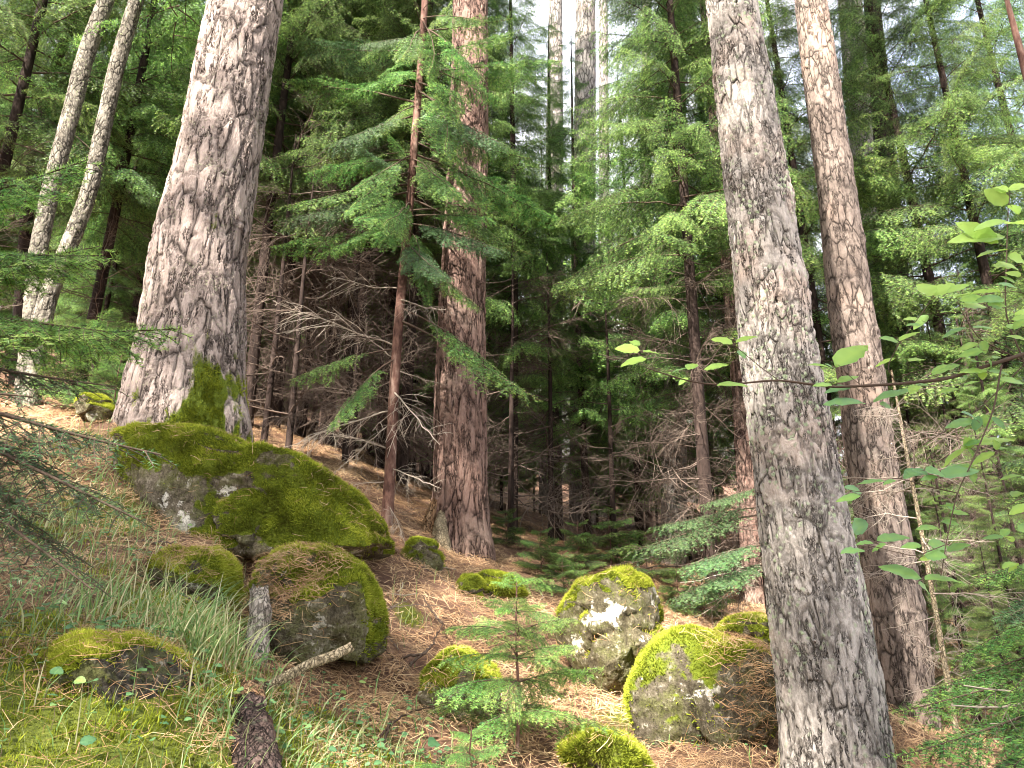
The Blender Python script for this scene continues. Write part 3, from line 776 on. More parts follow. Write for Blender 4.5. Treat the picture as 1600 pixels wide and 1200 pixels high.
def bough(L, seed, nsp=.02, nl=.022, nw=.005, s2=.045, s3=.05, w2=.42, droop=.28, rise=.12, bare=.12, hang=.25, dead=False, tone0=.3, wood_tone=.3, deadfrac=0.0, r_main=.009, rmin=.0016):
    rs = np.random.default_rng(seed)
    g = Geo()
    n = 11
    t = np.linspace(0, 1, n)
    wob = rs.normal(0, .018 * L, 2)
    main = np.stack([L * t, wob[0] * np.sin(t * 3.1) * 2 + rs.normal(0, .006 * L, n), L * (rise * t - droop * t ** 2 + .05 * t ** 4)], -1)
    if dead: main[:, 1:] += np.cumsum(rs.normal(0, .012 * L, (n, 2)), 0) * np.array([1, .6])
    v, f = tubes(main[None], r_main * (L / 1.4) ** .7 + .001, rmin, 5)
    g.add(v, f, wood_tone, 1)
    u = np.arange(bare * L, L * .985, s2); u = u + rs.uniform(-.3, .3, len(u)) * s2
    u = np.repeat(u, 2); sd_ = np.tile([1.0, -1.0], len(u) // 2)
    if dead:
        k = rs.uniform(0, 1, len(u)) < .75; u = u[k]; sd_ = sd_[k]
    uu = np.clip(u / L, 0, 1)
    st = np.stack([np.interp(uu, t, main[:, i]) for i in range(3)], -1)
    md = unit(np.stack([np.interp(uu, t, np.gradient(main[:, i])) for i in range(3)], -1))
    prof = (1.02 - uu) ** .75 * np.minimum(1, (uu - bare) * 3.5 + .25)
    l2 = w2 * L * prof * rs.uniform(.65, 1.2, len(u)) + .03
    if dead: l2 = l2 * rs.uniform(.3, 1.3, len(u))
    ang = sd_ * np.radians(rs.normal(56, 7 if not dead else 14, len(u)))
    up = np.array([[0, 0, 1.0]]) + md * 0
    d2 = rot_in(md, up, ang); d2[:, 2] += rs.normal(-.05, .12 if not dead else .3, len(u)); d2 = unit(d2)
    n2 = 6; q = np.linspace(0, 1, n2)
    bend = rot_in(d2, up, -sd_ * .5)
    sec = st[:, None] + d2[:, None] * (l2[:, None] * q)[..., None] + (bend - d2)[:, None] * (l2[:, None] * q ** 2 * .35)[..., None]
    sec[..., 2] -= (hang * l2[:, None] * q ** 2)
    if dead: sec = sec + np.cumsum(rs.normal(0, .02, sec.shape) * l2[:, None, None] * .8, 1)
    v, f = tubes(sec, np.clip(l2 * .006, .0012, .004) if not dead else np.clip(l2 * .007, rmin * .9, .005), rmin * .6, 3)
    g.add(v, f, np.clip(wood_tone + rs.normal(0, .12), 0, 1), 1)
    # tertiary
    P3 = []; L3 = []; A3 = []
    for i in range(len(u)):
        if l2[i] < .09: continue
        k = np.arange(.18 * l2[i], l2[i] * .93, s3); 
        if len(k) == 0: continue
        k = k + rs.uniform(-.3, .3, len(k)) * s3
        if dead: k = k[rs.uniform(0, 1, len(k)) < .6]
        if len(k) == 0: continue
        kk = np.clip(k / l2[i], 0, 1); k2 = np.repeat(kk, 2 if not dead else 1)
        sg = np.tile([1.0, -1.0], len(kk)) if not dead else rs.choice([-1.0, 1.0], len(kk))
        s_ = np.stack([np.interp(k2, q, sec[i, :, j]) for j in range(3)], -1)
        gd = unit(np.stack([np.interp(k2, q, np.gradient(sec[i, :, j])) for j in range(3)], -1))
        l3 = (.48 * l2[i] * (1 - k2) + .025) * rs.uniform(.6, 1.2, len(k2))
        d3 = rot_in(gd, np.array([[0, 0, 1.0]]) + gd * 0, sg * np.radians(rs.normal(52, 8, len(k2))))
        d3[:, 2] += rs.normal(-.12, .15 if not dead else .4, len(k2)); d3 = unit(d3)
        q3 = np.array([0, .5, 1.0])
        pp = s_[:, None] + d3[:, None] * (l3[:, None] * q3)[..., None]
        pp[..., 2] -= hang * 1.2 * l3[:, None] * q3 ** 2
        P3.append(pp)
    if P3:
        P3 = np.concatenate(P3)
        v, f = tubes(P3, rmin * .7, rmin * .4, 3)
        g.add(v, f, wood_tone, 1)
    if not dead:
        live2 = rs.uniform(0, 1, len(sec)) >= deadfrac
        bsec = np.clip(uu * .7 + .15, 0, 1)
        emit_needles(g, sec[live2], bsec[live2], rs, nsp, nl, nw, 0, tone0=tone0)
        if len(P3): emit_needles(g, P3[rs.uniform(0, 1, len(P3)) >= deadfrac], rs.uniform(.3, 1, len(P3)), rs, nsp, nl * .92, nw, 0, tone0=tone0)
        emit_needles(g, main[None, n // 2:], np.array([1.0]), rs, nsp * .7, nl, nw, 0, tone0=tone0)
    return g

def rotm(az, pitch=0.0, roll=0.0, sc=1.0):
    m = Matrix.Rotation(az, 3, 'Z') @ Matrix.Rotation(-pitch, 3, 'Y') @ Matrix.Rotation(roll, 3, 'X')
    return np.array(m) * sc

LIVE_MID = [bough(1.5, 100 + i, nsp=.0165, nl=.025, nw=.0066, s2=.06, s3=.066, droop=.2 + .07 * (i % 4), rise=.1, w2=.44 + .03 * (i % 3), hang=.5, tone0=.40) for i in range(8)]
LIVE_FAR = [bough(1.5, 150 + i, nsp=.04, nl=.045, nw=.017, s2=.085, s3=.11, droop=.2 + .06 * (i % 4), w2=.46, hang=.5, tone0=.42) for i in range(5)]
DEAD_MID = [bough(1.2, 200 + i, s2=.07, s3=.06, dead=True, droop=.05 + .05 * (i % 5), rise=.03, w2=.5, r_main=.006, rmin=.0018, hang=.3, bare=.1, wood_tone=.12) for i in range(8)]

def crown_geo(H, z0, Lmax, nb, seed, lib, top_pow=.8, low=.55):
    rs = np.random.default_rng(seed); g = Geo()
    for i in range(nb):
        s = (i + rs.uniform(0, 1)) / nb
        z = z0 + (H - z0) * s ** .9
        prof = (1 - (z - z0) / (H - z0 + .01)) ** top_pow
        prof *= min(1, low + (z - z0) * .6)
        L = max(.25, Lmax * prof * rs.uniform(.65, 1.15))
        az = i * 2.39996 + rs.normal(0, .35)
        pitch = math.radians(rs.normal(-8 + 30 * (z - z0) / (H - z0), 8))
        b = lib[rs.integers(len(lib))]
        g.merge(b, rotm(az, pitch, rs.normal(0, .2), L / 1.5), (0, 0, z), rs.normal(0, .06))
    return g

def dead_geo(z0, z1, nb, seed, L=(.5, 1.3)):
    rs = np.random.default_rng(seed); g = Geo()
    for i in range(nb):
        z = rs.uniform(z0, z1); l = rs.uniform(*L)
        g.merge(DEAD_MID[rs.integers(len(DEAD_MID))], rotm(rs.uniform(0, 6.283), math.radians(rs.normal(2, 14)), rs.uniform(-3, 3), l / 1.2), (0, 0, z), rs.normal(0, .2))
    return g

def simple_trunk(H, r0, seed, k=10, lean=.0, z_b=-.4):
    rs = np.random.default_rng(seed)
    z = np.linspace(z_b, H, 22); t = (z - z_b) / (H - z_b)
    r = r0 * (1 - t) ** .8 + .006; r = r * (1 + .5 * np.exp(-(z - z_b) / .3) * .4)
    cx = .04 * H * .08 * np.sin(t * 5 + seed) + lean * z; cyy = .003 * H * np.cos(t * 4 + seed)
    th = np.arange(k) * 2 * math.pi / k
    v = np.stack([cx[:, None] + r[:, None] * np.cos(th), cyy[:, None] + r[:, None] * np.sin(th), z[:, None] + 0 * th], -1)
    g = Geo(); g.add(v.reshape(-1, 3), grid_faces(22, k), .3)
    return g

# prototype spruces ---------------------------------------------------
NEEDLE = [M['needles'], M['twig']]
PROTO = []
for i, (H, z0, L, nb, nd) in enumerate([(11, 2.0, 1.7, 150, 26), (12, 2.4, 1.8, 160, 34), (9, 1.3, 1.5, 120, 18), (13, 2.8, 1.9, 165, 40), (8, .8, 1.45, 110, 12), (14, 3.3, 1.9, 165, 44)]):
    PROTO.append(dict(H=H,
        trunk=simple_trunk(H, .025 + .0032 * H, i).mesh('young_trunk', [M['dark_bark']], True),
        crown=crown_geo(H, z0, L, nb, 300 + i, LIVE_MID).mesh('crown_mid', NEEDLE),
        dead=dead_geo(.4, z0 + .5, nd, 340 + i).mesh('dead_branches', [M['needles'], M['deadtwig']])))
FARP = []
for i, (H, z0, L, nb, nd) in enumerate([(13, 3.2, 2.1, 90, 20), (16, 4.5, 2.3, 100, 26), (10, 1.0, 1.9, 90, 8), (15, 2.0, 2.2, 110, 14)]):
    FARP.append(dict(H=H,
        trunk=simple_trunk(H, .03 + .005 * H, i + 20, 8).mesh('far_trunk', [M['dark_bark']], True),
        crown=crown_geo(H, z0, L, nb, 400 + i, LIVE_FAR).mesh('crown_far', [M['needles_far'], M['twig']]),
        dead=dead_geo(.5, z0 + .5, nd, 440 + i, (.6, 1.5)).mesh('dead_branches_far', [M['needles'], M['deadtwig']])))

def spruce(px, py, Y, pr, sc=1.0, rot=0.0, label='', group=None, name='spruce_tree', tw=1.0, crown=True, dead=True, cat='spruce'):
    q = P(px, py, Y); z = gz(q[0], Y)
    root = thing(name, label, cat, (q[0], Y, z), group)
    t = link('trunk', pr['trunk'], root); t.scale = (sc * tw, sc * tw, sc)
    if crown:
        c = link('crown', pr['crown'], root); c.scale = (sc, sc, sc); c.rotation_euler = (0, 0, rot)
    if dead:
        d = link('dead_branches', pr['dead'], root); d.scale = (sc, sc, sc); d.rotation_euler = (0, 0, rot + 1)
    return root

#@@TREES
# ------------------------------------------------------------------ the pines
def pine(label, path, Y, mat, top_z, seed, crown_at=None, name='pine_tree', cat='pine', group=None, moss=None, moss_n=0, cr_seed=0, cr_L=2.6, **kw):
    g, base, top, v, ms = trunk_geo(path, Y, top_z, seed, moss=moss, **kw)
    root = thing(name, label, cat, base, group)
    link('trunk', rebase(g, base).mesh('pine_trunk', [M[mat]], True), root)
    if crown_at is not None:
        c = crown_geo(top_z, crown_at, cr_L, 60, 900 + cr_seed, LIVE_FAR, top_pow=.5, low=.7)
        t = np.array([np.interp(crown_at, [base[2], top[2]], [base[0], top[0]]) - base[0], 0, -base[2]])
        vv, f, tt, m = c.pack(); c.v = [vv + t.astype(np.float32)]
        link('crown', c.mesh('pine_crown', [M['needles_far'], M['twig']]), root)
    if moss is not None and moss_n:
        nr, nc = ms.shape
        V = v.reshape(-1, 3); Fm = grid_faces(nr, nc)
        wt = np.clip(ms.reshape(-1)[Fm].mean(1) - .45, 0, 1) + 1e-9
        rs = np.random.default_rng(seed)
        pt, nn, _ = tri_sample(V, Fm, wt, moss_n, rs)
        cen = np.array([base[0], base[1], 0]); rad = pt - cen; rad[:, 2] = 0
        nn = nn * np.sign((nn * rad).sum(-1, keepdims=True))
        gg = Geo(); fuzz(gg, pt - np.array(base) + nn * .004, nn, rs, h=(.012, .03), wd=.003, tone=.45 + .4 * fbm(pt * 9, 3, 4) + rs.normal(0, .12, len(pt)))
        link('moss', gg.mesh('trunk_moss', [M['moss']]), root)
    return root

def left_moss(v, T, hh):
    c = P(355, 640, 5.2); d = np.abs(v[..., 0] - c[0]); n = fbm(v * 5, 4, 77)
    x = v[..., 0]
    streak = fbm(np.stack([v[..., 0] * 14, v[..., 1] * 14, v[..., 2] * 3.5], -1), 4, 78)
    m = .95 * np.exp(-((x - P(357, 620, 5.2)[0]) / .15) ** 2) * np.exp(-(hh / .52) ** 3) + .5 * np.exp(-((x - P(325, 560, 5.2)[0]) / .06) ** 2 - ((hh - .5) / .2) ** 2) + .35 * np.exp(-hh / .15)
    m = m + .75 * streak
    return np.where(v[..., 1] < 5.6, m + .35 * n - .08, .1)

BIG = pine('huge pale barked pine with moss at its foot, thickest trunk of the forest',
     [(290, 700, 190), (290, 650, 184), (292, 600, 172), (300, 550, 158), (305, 500, 147), (310, 400, 138), (330, 300, 126), (348, 200, 119), (367, 100, 111), (385, 0, 107)],
     5.2, 'pine_pale', 22, 1, crown_at=13.5, cr_L=3.2, na=220, dz=.014, flare=.10, lump=.08, moss=left_moss, moss_n=26000, knots=7)
pine('reddish brown pine standing in the middle with a rotten stub at its foot',
     [(722, 888, 94), (721, 850, 88), (720, 780, 83), (719, 700, 81), (719, 600, 78), (721, 500, 73), (725, 400, 69), (730, 300, 63), (732, 200, 61), (734, 100, 57), (736, 0, 52)],
     6.2, 'pine_red', 21, 2, crown_at=12.5, cr_seed=1, na=150, dz=.016, flare=.22, lump=.06, knots=4)
def lm(v, T, hh): return np.clip(.25 - hh, 0, 1) * 2
pine('lichen crusted leaning grey pine nearest the camera on the right side',
     [(1307, 1200, 163), (1297, 1100, 154), (1284, 1000, 149), (1270, 900, 141), (1253, 800, 131), (1240, 700, 123), (1223, 600, 116), (1208, 500, 109), (1197, 400, 101), (1185, 300, 94), (1171, 200, 88), (1155, 100, 80), (1142, 0, 73)],
     3.15, 'pine_lichen', 18, 3, crown_at=11.0, cr_seed=2, na=200, dz=.011, flare=.05, lump=.085, knots=14)
pine('smooth warm grey pine right of the near lichen crusted pine',
     [(1420, 1150, 84), (1416, 1100, 81), (1405, 1000, 84), (1392, 900, 80), (1375, 800, 74), (1359, 700, 69), (1347, 600, 67), (1332, 500, 65), (1320, 400, 61), (1308, 300, 55), (1294, 200, 53), (1279, 100, 51), (1266, 0, 46)],
     5.0, 'pine_warm', 19, 4, crown_at=12.0, cr_seed=3, na=120, dz=.014, flare=.12, lump=.06, knots=9)

# twin stems at the left
ga, ba, _, _, _ = trunk_geo([(42, 640, 34), (40, 600, 30), (47, 540, 27), (54, 450, 27), (58, 400, 25), (78, 300, 25), (105, 200, 24), (130, 100, 24), (166, 0, 22)], 5.9, 9.5, 5, na=64, dz=.018, lump=.10)
gb, bb, _, _, _ = trunk_geo([(46, 640, 30), (50, 600, 30), (62, 520, 27), (78, 450, 26), (110, 380, 24), (140, 300, 23), (161, 200, 22), (183, 100, 22), (213, 0, 21)], 5.75, 9.2, 6, na=64, dz=.018, lump=.10)
root = thing('twin_stemmed_tree', 'slim tree with two lichen covered grey stems leaning right, left of the big pine', 'tree', ba)
link('trunk', rebase(ga, ba).mesh('twin_stem', [M['lichen_thin']], True), root)
link('trunk', rebase(gb, ba).mesh('twin_stem', [M['lichen_thin']], True), root)
c = crown_geo(10.5, 7.2, 1.6, 40, 950, LIVE_FAR); vv, f, tt, m = c.pack(); c.v = [vv + np.array([.55, 0, -ba[2]], np.float32)]
link('crown', c.mesh('twin_crown', [M['needles_far'], M['twig']]), root)

# pines standing behind
BACKP = [
    ('pale tall bare pine, thicker one of the far pair in the sky opening', [(912, 780, 46), (912, 400, 37), (914, 200, 34), (915, 0, 31)], 12.5),
    ('slimmer greenish pine beside the thicker pale one in the sky opening', [(860, 790, 36), (866, 300, 29), (868, 0, 21)], 13.5),
    ('thin far pine trunk directly right of the pair in the sky opening', [(945, 780, 20), (944, 300, 16), (943, 0, 13)], 17),
    ('far thin pale pine trunk against white sky, right of the far pair', [(1008, 780, 24), (1009, 200, 16), (1010, 0, 13)], 19),
    ('pale far pine trunk seen just right of the top of the warm grey pine', [(1400, 820, 50), (1350, 250, 38), (1328, 0, 35)], 9.5),
    ('grey patchy pine trunk in shade between thin black spruces', [(1052, 850, 40), (1055, 620, 34), (1058, 300, 30), (1058, 0, 22)], 9.2),
    ('dull reddish trunk partly hidden behind the left edge of the near lichen crusted pine', [(1182, 975, 54), (1176, 800, 42), (1160, 600, 32), (1137, 400, 24), (1118, 200, 17), (1100, 0, 13)], 7.2),
    ('dark reddish trunk in the shade right of the warm grey pine', [(1440, 900, 50), (1428, 700, 44), (1405, 500, 38), (1380, 200, 30), (1362, 0, 24)], 8.6),
    ('slim dark reddish trunk leaning right behind the twin stemmed tree', [(28, 560, 22), (44, 300, 17), (64, 200, 17), (78, 120, 15), (105, 60, 13), (125, 0, 12)], 7.4),
]
for i, (lab, path, Y) in enumerate(BACKP):
    g0_ = P(path[0][0], path[0][1], Y); zg = gz(g0_[0], Y)
    g, b_, top, _, _ = trunk_geo(path, Y, 17 + i % 3, 20 + i, na=36, dz=.05, lump=.05, base_ext=1.5)
    root = thing('pine_tree', lab, 'pine', b_)
    link('trunk', rebase(g, b_).mesh('back_pine_trunk', [M[['far_pine', 'far_pine', 'far_pine', 'far_pine', 'pine_lichen', 'pine_lichen', 'pine_red', 'dark_bark', 'dark_bark'][i]]], True), root)
    if i < 5:
        dd = dead_geo(4.5, 9.5, 12 if i < 2 else 6, 600 + i, (.5, 1.6)); vv, f, tt, m = dd.pack(); dd.v = [vv + np.array([0, 0, -b_[2] + 2.0], np.float32)]
        if i in (0, 1, 4): link('dead_branches', dd.mesh('pine_dead', [M['needles'], M['deadtwig']]), root)

# ------------------------------------------------------------------ spruce stand
SHADE = 'slender dark young spruces of the shaded stand'
SH_L = 'slender dark young spruce with dead lower twigs deep in the shaded stand'
NAMED = [  # px, py(any), Y, proto, scale, rot, label
    (-60, 500, 6.6, 1, .95, .3, 'bushy green spruce at the left edge behind the twin stemmed tree'),
    (140, 500, 7.6, 0, 1.0, 1.3, 'dark spruce filling the gap between the twin stemmed tree and the big pine'),
    (215, 500, 9.4, 3, .95, 2.1, 'taller spruce showing above the gap left of the big pine'),
    (440, 500, 7.8, 1, 1.0, 2.6, 'green spruce close behind the right side of the big pine'),
    (530, 500, 8.8, 3, .95, 4.1, 'spruce with brown dead lower limbs halfway between the big pine and the thin reddish spruce'),
    (565, 500, 7.6, 5, .8, .9, 'dark trunked spruce directly left of the thin reddish spruce'),
    (800, 500, 8.2, 0, .85, 5.2, 'spruce with drooping green boughs right behind the central reddish pine'),
    (865, 500, 9.4, 2, .9, .5, 'low thin black trunked spruce below the sky opening'),
    (905, 500, 8.8, 2, .82, 2.9, 'short spruce with a reddish stem in front of the pale far pines'),
    (985, 500, 9.8, 4, .95, 1.9, 'small bright green spruce under the white sky gap'),
    (1078, 500, 7.9, 0, 1.0, 3.4, 'spruce with black stem just left of the near lichen crusted pine'),
    (1085, 500, 6.5, 5, .85, 1.1, 'spruce with hanging dark boughs, nearest spruce left of the lichen crusted pine'),
    (1130, 500, 9.0, 1, 1.0, 0.1, 'tall dark spruce rising behind the left edge of the near lichen crusted pine'),
    (1270, 500, 7.4, 0, .95, 4.6, 'spruce showing between the two right hand pines'),
    (1460, 500, 7.2, 1, .95, 5.6, 'dense green spruce right of the warm grey pine'),
    (1560, 500, 6.6, 4, 1.15, 2.2, 'broad low spruce near the right edge behind the leafy twigs'),
    (1660, 500, 8.2, 3, .95, 3.1, 'spruce crossing the upper right corner'),
]
for k, (px, py, Y, pr, sc, rot, lab) in enumerate(NAMED):
    spruce(px, py, Y, PROTO[pr], sc, rot, lab)
rsd = random.Random(5)
for k in range(78):
    Y = rsd.uniform(9.5, 19)
    px = rsd.uniform(-150, 1750)
    if 820 < px < 1070 and Y < 12: Y += 3
    pr = rsd.choice([0, 1, 2, 3, 4, 5]) if not (780 < px < 1150) else rsd.choice([2, 4])
    sc = rsd.uniform(.75, 1.0)
    if 780 < px < 1060: sc = rsd.uniform(.36, .5) * (1 if Y < 14 else 1.15)
    if px > 1230: sc *= rsd.uniform(.4, .75)
    if px > 1230 and k % 5 == 0: continue
    spruce(px, 600, Y, PROTO[pr], sc, rsd.uniform(0, 6.28), SH_L, SHADE, tw=.8)
for k in range(26):
    Y = rsd.uniform(9, 15); px = rsd.uniform(560, 1500)
    spruce(px, 600, Y, PROTO[4], rsd.uniform(.28, .45), rsd.uniform(0, 6.28), 'low green young spruce in the undergrowth among the dark trunks', 'low young spruces in the undergrowth', dead=False)
for k in range(16):
    Y = rsd.uniform(9, 17); px = rsd.uniform(-120, 230)
    spruce(px, 600, Y, PROTO[rsd.choice([2, 4])], rsd.uniform(.5, .85), rsd.uniform(0, 6.28), SH_L, SHADE, tw=.8)
for k in range(34):
    Y = rsd.uniform(10, 20); px = rsd.uniform(300, 760)
    spruce(px, 600, Y, PROTO[rsd.choice([2, 4])], rsd.uniform(.6, .9), rsd.uniform(0, 6.28), SH_L, SHADE, tw=.8)
for k in range(40):
    Y = rsd.uniform(19, 42); px = rsd.uniform(-250, 1850)
    pr = rsd.choice([0, 1, 3, 2]) if not (820 < px < 1100) else 2
    if (px > 1230 and k % 3) or 800 < px < 1100: continue
    spruce(px, 600, Y, FARP[pr], rsd.uniform(.8, 1.05) * (1 if not 820 < px < 1100 else .5), rsd.uniform(0, 6.28), 'far pale green spruce seen through gaps in the shaded stand', 'far pale green spruces')

def broadleaf(label, px, Y, H, n, seed, spread=1.3):
    q = P(px, 600, Y); z = gz(q[0], Y); root = thing('broadleaf_tree', label, 'tree', (q[0], Y, z)); rs = np.random.default_rng(seed)
    link('trunk', simple_trunk(H, .06, seed).mesh('leafy_tree_trunk', [M['thin_red']], True), root)
    g = Geo(); cl = rs.normal(0, 1, (60, 3)) * np.array([spread * .55, spread * .55, H * .2]) + np.array([0, 0, H * .62])
    br = np.stack([np.c_[np.zeros(60), np.zeros(60), cl[:, 2] * .75], cl], 1); v, f = tubes(br, .012, .003, 3); g.add(v, f, .3, 1)
    c = cl[rs.integers(0, 60, n)] + rs.normal(0, .28, (n, 3)); d = unit(rs.normal(0, 1, (n, 3)) * [1, 1, .5]); nr = unit(np.cross(d, rs.normal(0, 1, (n, 3)))); nr = unit(nr + [0, 0, .6]); s_ = unit(np.cross(d, nr))
    L = rs.uniform(.05, .1, (n, 1)); v = np.stack([c - d * L / 2, c + s_ * L * .33, c + d * L / 2, c - s_ * L * .33], 1)
    f = np.array([[0, 1, 2], [0, 2, 3]]); g.add(v.reshape(-1, 3), (f[None] + (np.arange(n) * 4)[:, None, None]).reshape(-1, 3), np.repeat(np.clip(rs.normal(.6, .25, n), 0, 1), 4))
    link('crown', g.mesh('leafy_crown', [M['broadleaf'], M['twig']]), root)
broadleaf('bright yellow green leafed tree glowing behind the short spruces below the sky gap', 1000, 13, 6.2, 9000, 1, 1.7)
broadleaf('pale green leafed tree far behind, under the sky opening between the far pines', 900, 17, 8.5, 9000, 2, 1.8)
# trees behind the camera: they shade the slope
for k, (x, y, pr, sc, rot) in enumerate([(-5.4, -3.6, 3, 1.45, 0), (-2.6, -6.2, 5, 1.5, 1), (-8.2, -5.8, 3, 1.6, 2), (.2, -4.6, 1, 1.4, 3), (-6, -9.5, 5, 1.7, 4), (-10.5, -1.2, 1, 1.5, 5), (-1.2, -9, 3, 1.6, .7), (3.2, -7.5, 5, 1.5, .2)]):
    q = (x, y, gz(x, y)); pr = PROTO[pr]
    root = thing('spruce_tree', 'tall spruce standing behind the viewpoint', 'spruce', q, 'tall spruces behind the viewpoint')
    for nm, me in (('trunk', pr['trunk']), ('crown', pr['crown'])):
        t = link(nm, me, root); t.scale = (sc,) * 3; t.rotation_euler = (0, 0, rot)

# ------------------------------------------------------------------ detailed boughs
HI = [bough(1.15, 700 + i, nsp=.0042, nl=.019, nw=.0026, s2=.038, s3=.03, droop=.10 + .08 * i, rise=.05, w2=.24, hang=.2, bare=.05, tone0=.55).mesh('bough_detail', [M['needles_bright'], M['twig']]) for i in range(3)]  # near fir boughs: raised tone paints in the sunlight they miss in shade
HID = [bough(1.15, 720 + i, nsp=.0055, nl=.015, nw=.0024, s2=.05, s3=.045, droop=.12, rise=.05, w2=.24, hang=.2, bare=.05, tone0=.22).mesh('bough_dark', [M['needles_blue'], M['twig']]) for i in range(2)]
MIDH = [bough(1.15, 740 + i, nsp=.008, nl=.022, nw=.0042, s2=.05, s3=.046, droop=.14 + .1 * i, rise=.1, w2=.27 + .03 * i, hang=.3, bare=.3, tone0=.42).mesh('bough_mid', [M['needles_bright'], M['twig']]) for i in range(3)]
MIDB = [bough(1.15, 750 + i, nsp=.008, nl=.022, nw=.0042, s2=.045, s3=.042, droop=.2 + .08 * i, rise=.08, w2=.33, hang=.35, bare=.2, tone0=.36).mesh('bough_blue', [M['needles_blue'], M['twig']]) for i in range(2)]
DH = [bough(1.15, 760 + i, s2=.06, s3=.045, dead=True, droop=.12, rise=.05, w2=.55, r_main=.010, rmin=.0028, hang=.25, bare=.12, wood_tone=.72).mesh('dead_bough', [M['needles'], M['deadtwig']]) for i in range(4)]
DHB = [bough(1.15, 770 + i, s2=.05, s3=.04, dead=True, droop=.1, rise=.03, w2=.6, r_main=.008, rmin=.0022, hang=.3, bare=.12, wood_tone=.15).mesh('dead_bough_brown', [M['needles'], M['deadtwig']]) for i in range(4)]

def place_bough(root, me, A, B, roll=0.0, name='bough', L=1.15):
    A = Vector([float(q) for q in A]); B = Vector([float(q) for q in B])
    d = B - A; ln = d.length
    x = d.normalized(); up = Vector((0, 0, 1)); y = up.cross(x).normalized(); z = x.cross(y)
    R = Matrix((x, y, z)).transposed() @ Matrix.Rotation(roll, 3, 'X')
    o = bpy.data.objects.new(name, me); col.objects.link(o); o.parent = root
    o.matrix_local = Matrix.Translation(A - Vector(root.location)) @ R.to_4x4() @ Matrix.Scale(ln / L, 4)
    return o

def px_bough(root, me, a, Ya, b, Yb, roll=0.0, name='bough'):
    return place_bough(root, me, P(a[0], a[1], Ya), P(b[0], b[1], Yb), roll, name)

# thin reddish spruce with pale dead limbs
RED_Y = 5.6
g, b_, top, _, _ = trunk_geo([(604, 825, 21), (606, 800, 19), (611, 700, 17), (616, 600, 15.5), (623, 500, 15), (632, 400, 13.5), (642, 300, 12.5), (649, 200, 12), (658, 100, 11), (664, 0, 10)], RED_Y, 7.6, 30, na=20, dz=.03, lump=.06, topr=.15)
root = thing('spruce_tree', 'thin reddish stemmed spruce with whitish dead limbs, left of the central pine', 'spruce', b_)
RED = root
link('trunk', rebase(g, b_).mesh('reddish_trunk', [M['thin_red']], True), root)
LIVE_BR = [  # start py on trunk, tip px, tip Y, set, roll
    ((655, 60), (560, 60), 5.2, 0), ((656, 40), (770, 110), 5.2, 1), ((653, 110), (540, 150), 5.4, 0), ((652, 150), (740, 160), 4.9, 2),
    ((650, 180), (500, 215), 5.0, 0), ((648, 205), (830, 250), 5.3, 0), ((646, 250), (470, 260), 5.3, 1), ((645, 260), (720, 285), 4.8, 1),
    ((640, 300), (430, 330), 5.0, 2), ((640, 330), (560, 345), 4.6, 0), ((638, 330), (770, 320), 5.0, 0), ((634, 370), (420, 370), 5.4, 1), ((636, 380), (700, 420), 4.9, 1),
    ((655, 30), (620, -60), 5.2, 2), ((658, 20), (700, -40), 5.2, 0), ((650, 140), (590, 90), 4.9, 2), ((642, 280), (560, 220), 5.1, 2), ((652, 120), (860, 60), 5.8, 2), ((645, 240), (880, 330), 5.9, 1), ((656, 50), (800, 30), 5.2, 0), ((650, 170), (800, 210), 4.9, 1), ((646, 220), (790, 290), 5.4, 2), ((654, 100), (790, 150), 5.6, 1), ((640, 310), (830, 400), 5.6, 0), ((636, 350), (800, 380), 5.1, 2), ((632, 400), (760, 470), 5.4, 1), ((644, 270), (520, 300), 5.0, 2), ((638, 340), (500, 400), 5.2, 0), ((655, 80), (470, 60), 5.6, 1), ((650, 160), (440, 130), 5.8, 0)]
for i, (a, b, Yb, v_) in list(enumerate(LIVE_BR)):
    b2 = (b[0] + rsd.uniform(-50, 50), b[1] + rsd.uniform(-45, 25)); a2 = (a[0], a[1] - rsd.uniform(10, 30))
    b2 = (a2[0] + (b2[0] - a2[0]) * rsd.uniform(.45, .85), a2[1] + (b2[1] - a2[1]) * .8)
    px_bough(root, MIDH[(v_ + 1) % 3], a2, RED_Y, b2, Yb + rsd.uniform(-.2, .5), rsd.uniform(-.8, .8))
for i, (a, b, Yb, v_) in enumerate(LIVE_BR): px_bough(root, (MIDH[v_] if i % 4 else MIDB[i % 2]), a, RED_Y, b, Yb, rsd.uniform(-.3, .3))
for i, (a, b, Yb) in enumerate([((624, 500), (845, 630), 5.2), ((622, 480), (800, 570), 5.3)]): px_bough(root, MIDH[i % 3] if i != 2 else MIDB[0], a, RED_Y, b, Yb, .2)
for i, (a, b, Yb) in enumerate([((620, 545), (445, 580), 5.2), ((620, 560), (490, 640), 5.1)]): px_bough(root, MIDH[(i + 1) % 3], a, RED_Y, b, Yb, .1)
DB = [((617, 590), (470, 700)), ((613, 640), (440, 690)), ((612, 660), (520, 740)), ((614, 620), (480, 600)), ((618, 560), (520, 480)), ((620, 540), (430, 460)), ((612, 680), (700, 740)), ((610, 730), (690, 760)),
      ((617, 580), (700, 600)), ((620, 520), (470, 520)), ((609, 750), (520, 760)), ((616, 610), (690, 690)), ((622, 500), (560, 420)), ((607, 790), (640, 850)), ((611, 700), (500, 670)), ((606, 800), (660, 800)), ((625, 470), (700, 480)), ((626, 450), (500, 420))]
for i, (a, b) in enumerate(DB): px_bough(root, (DH if i % 3 else DHB)[i % 4], a, RED_Y, b, RED_Y - rsd.uniform(-.3, .7), rsd.uniform(-1.5, 1.5), 'dead_branch')

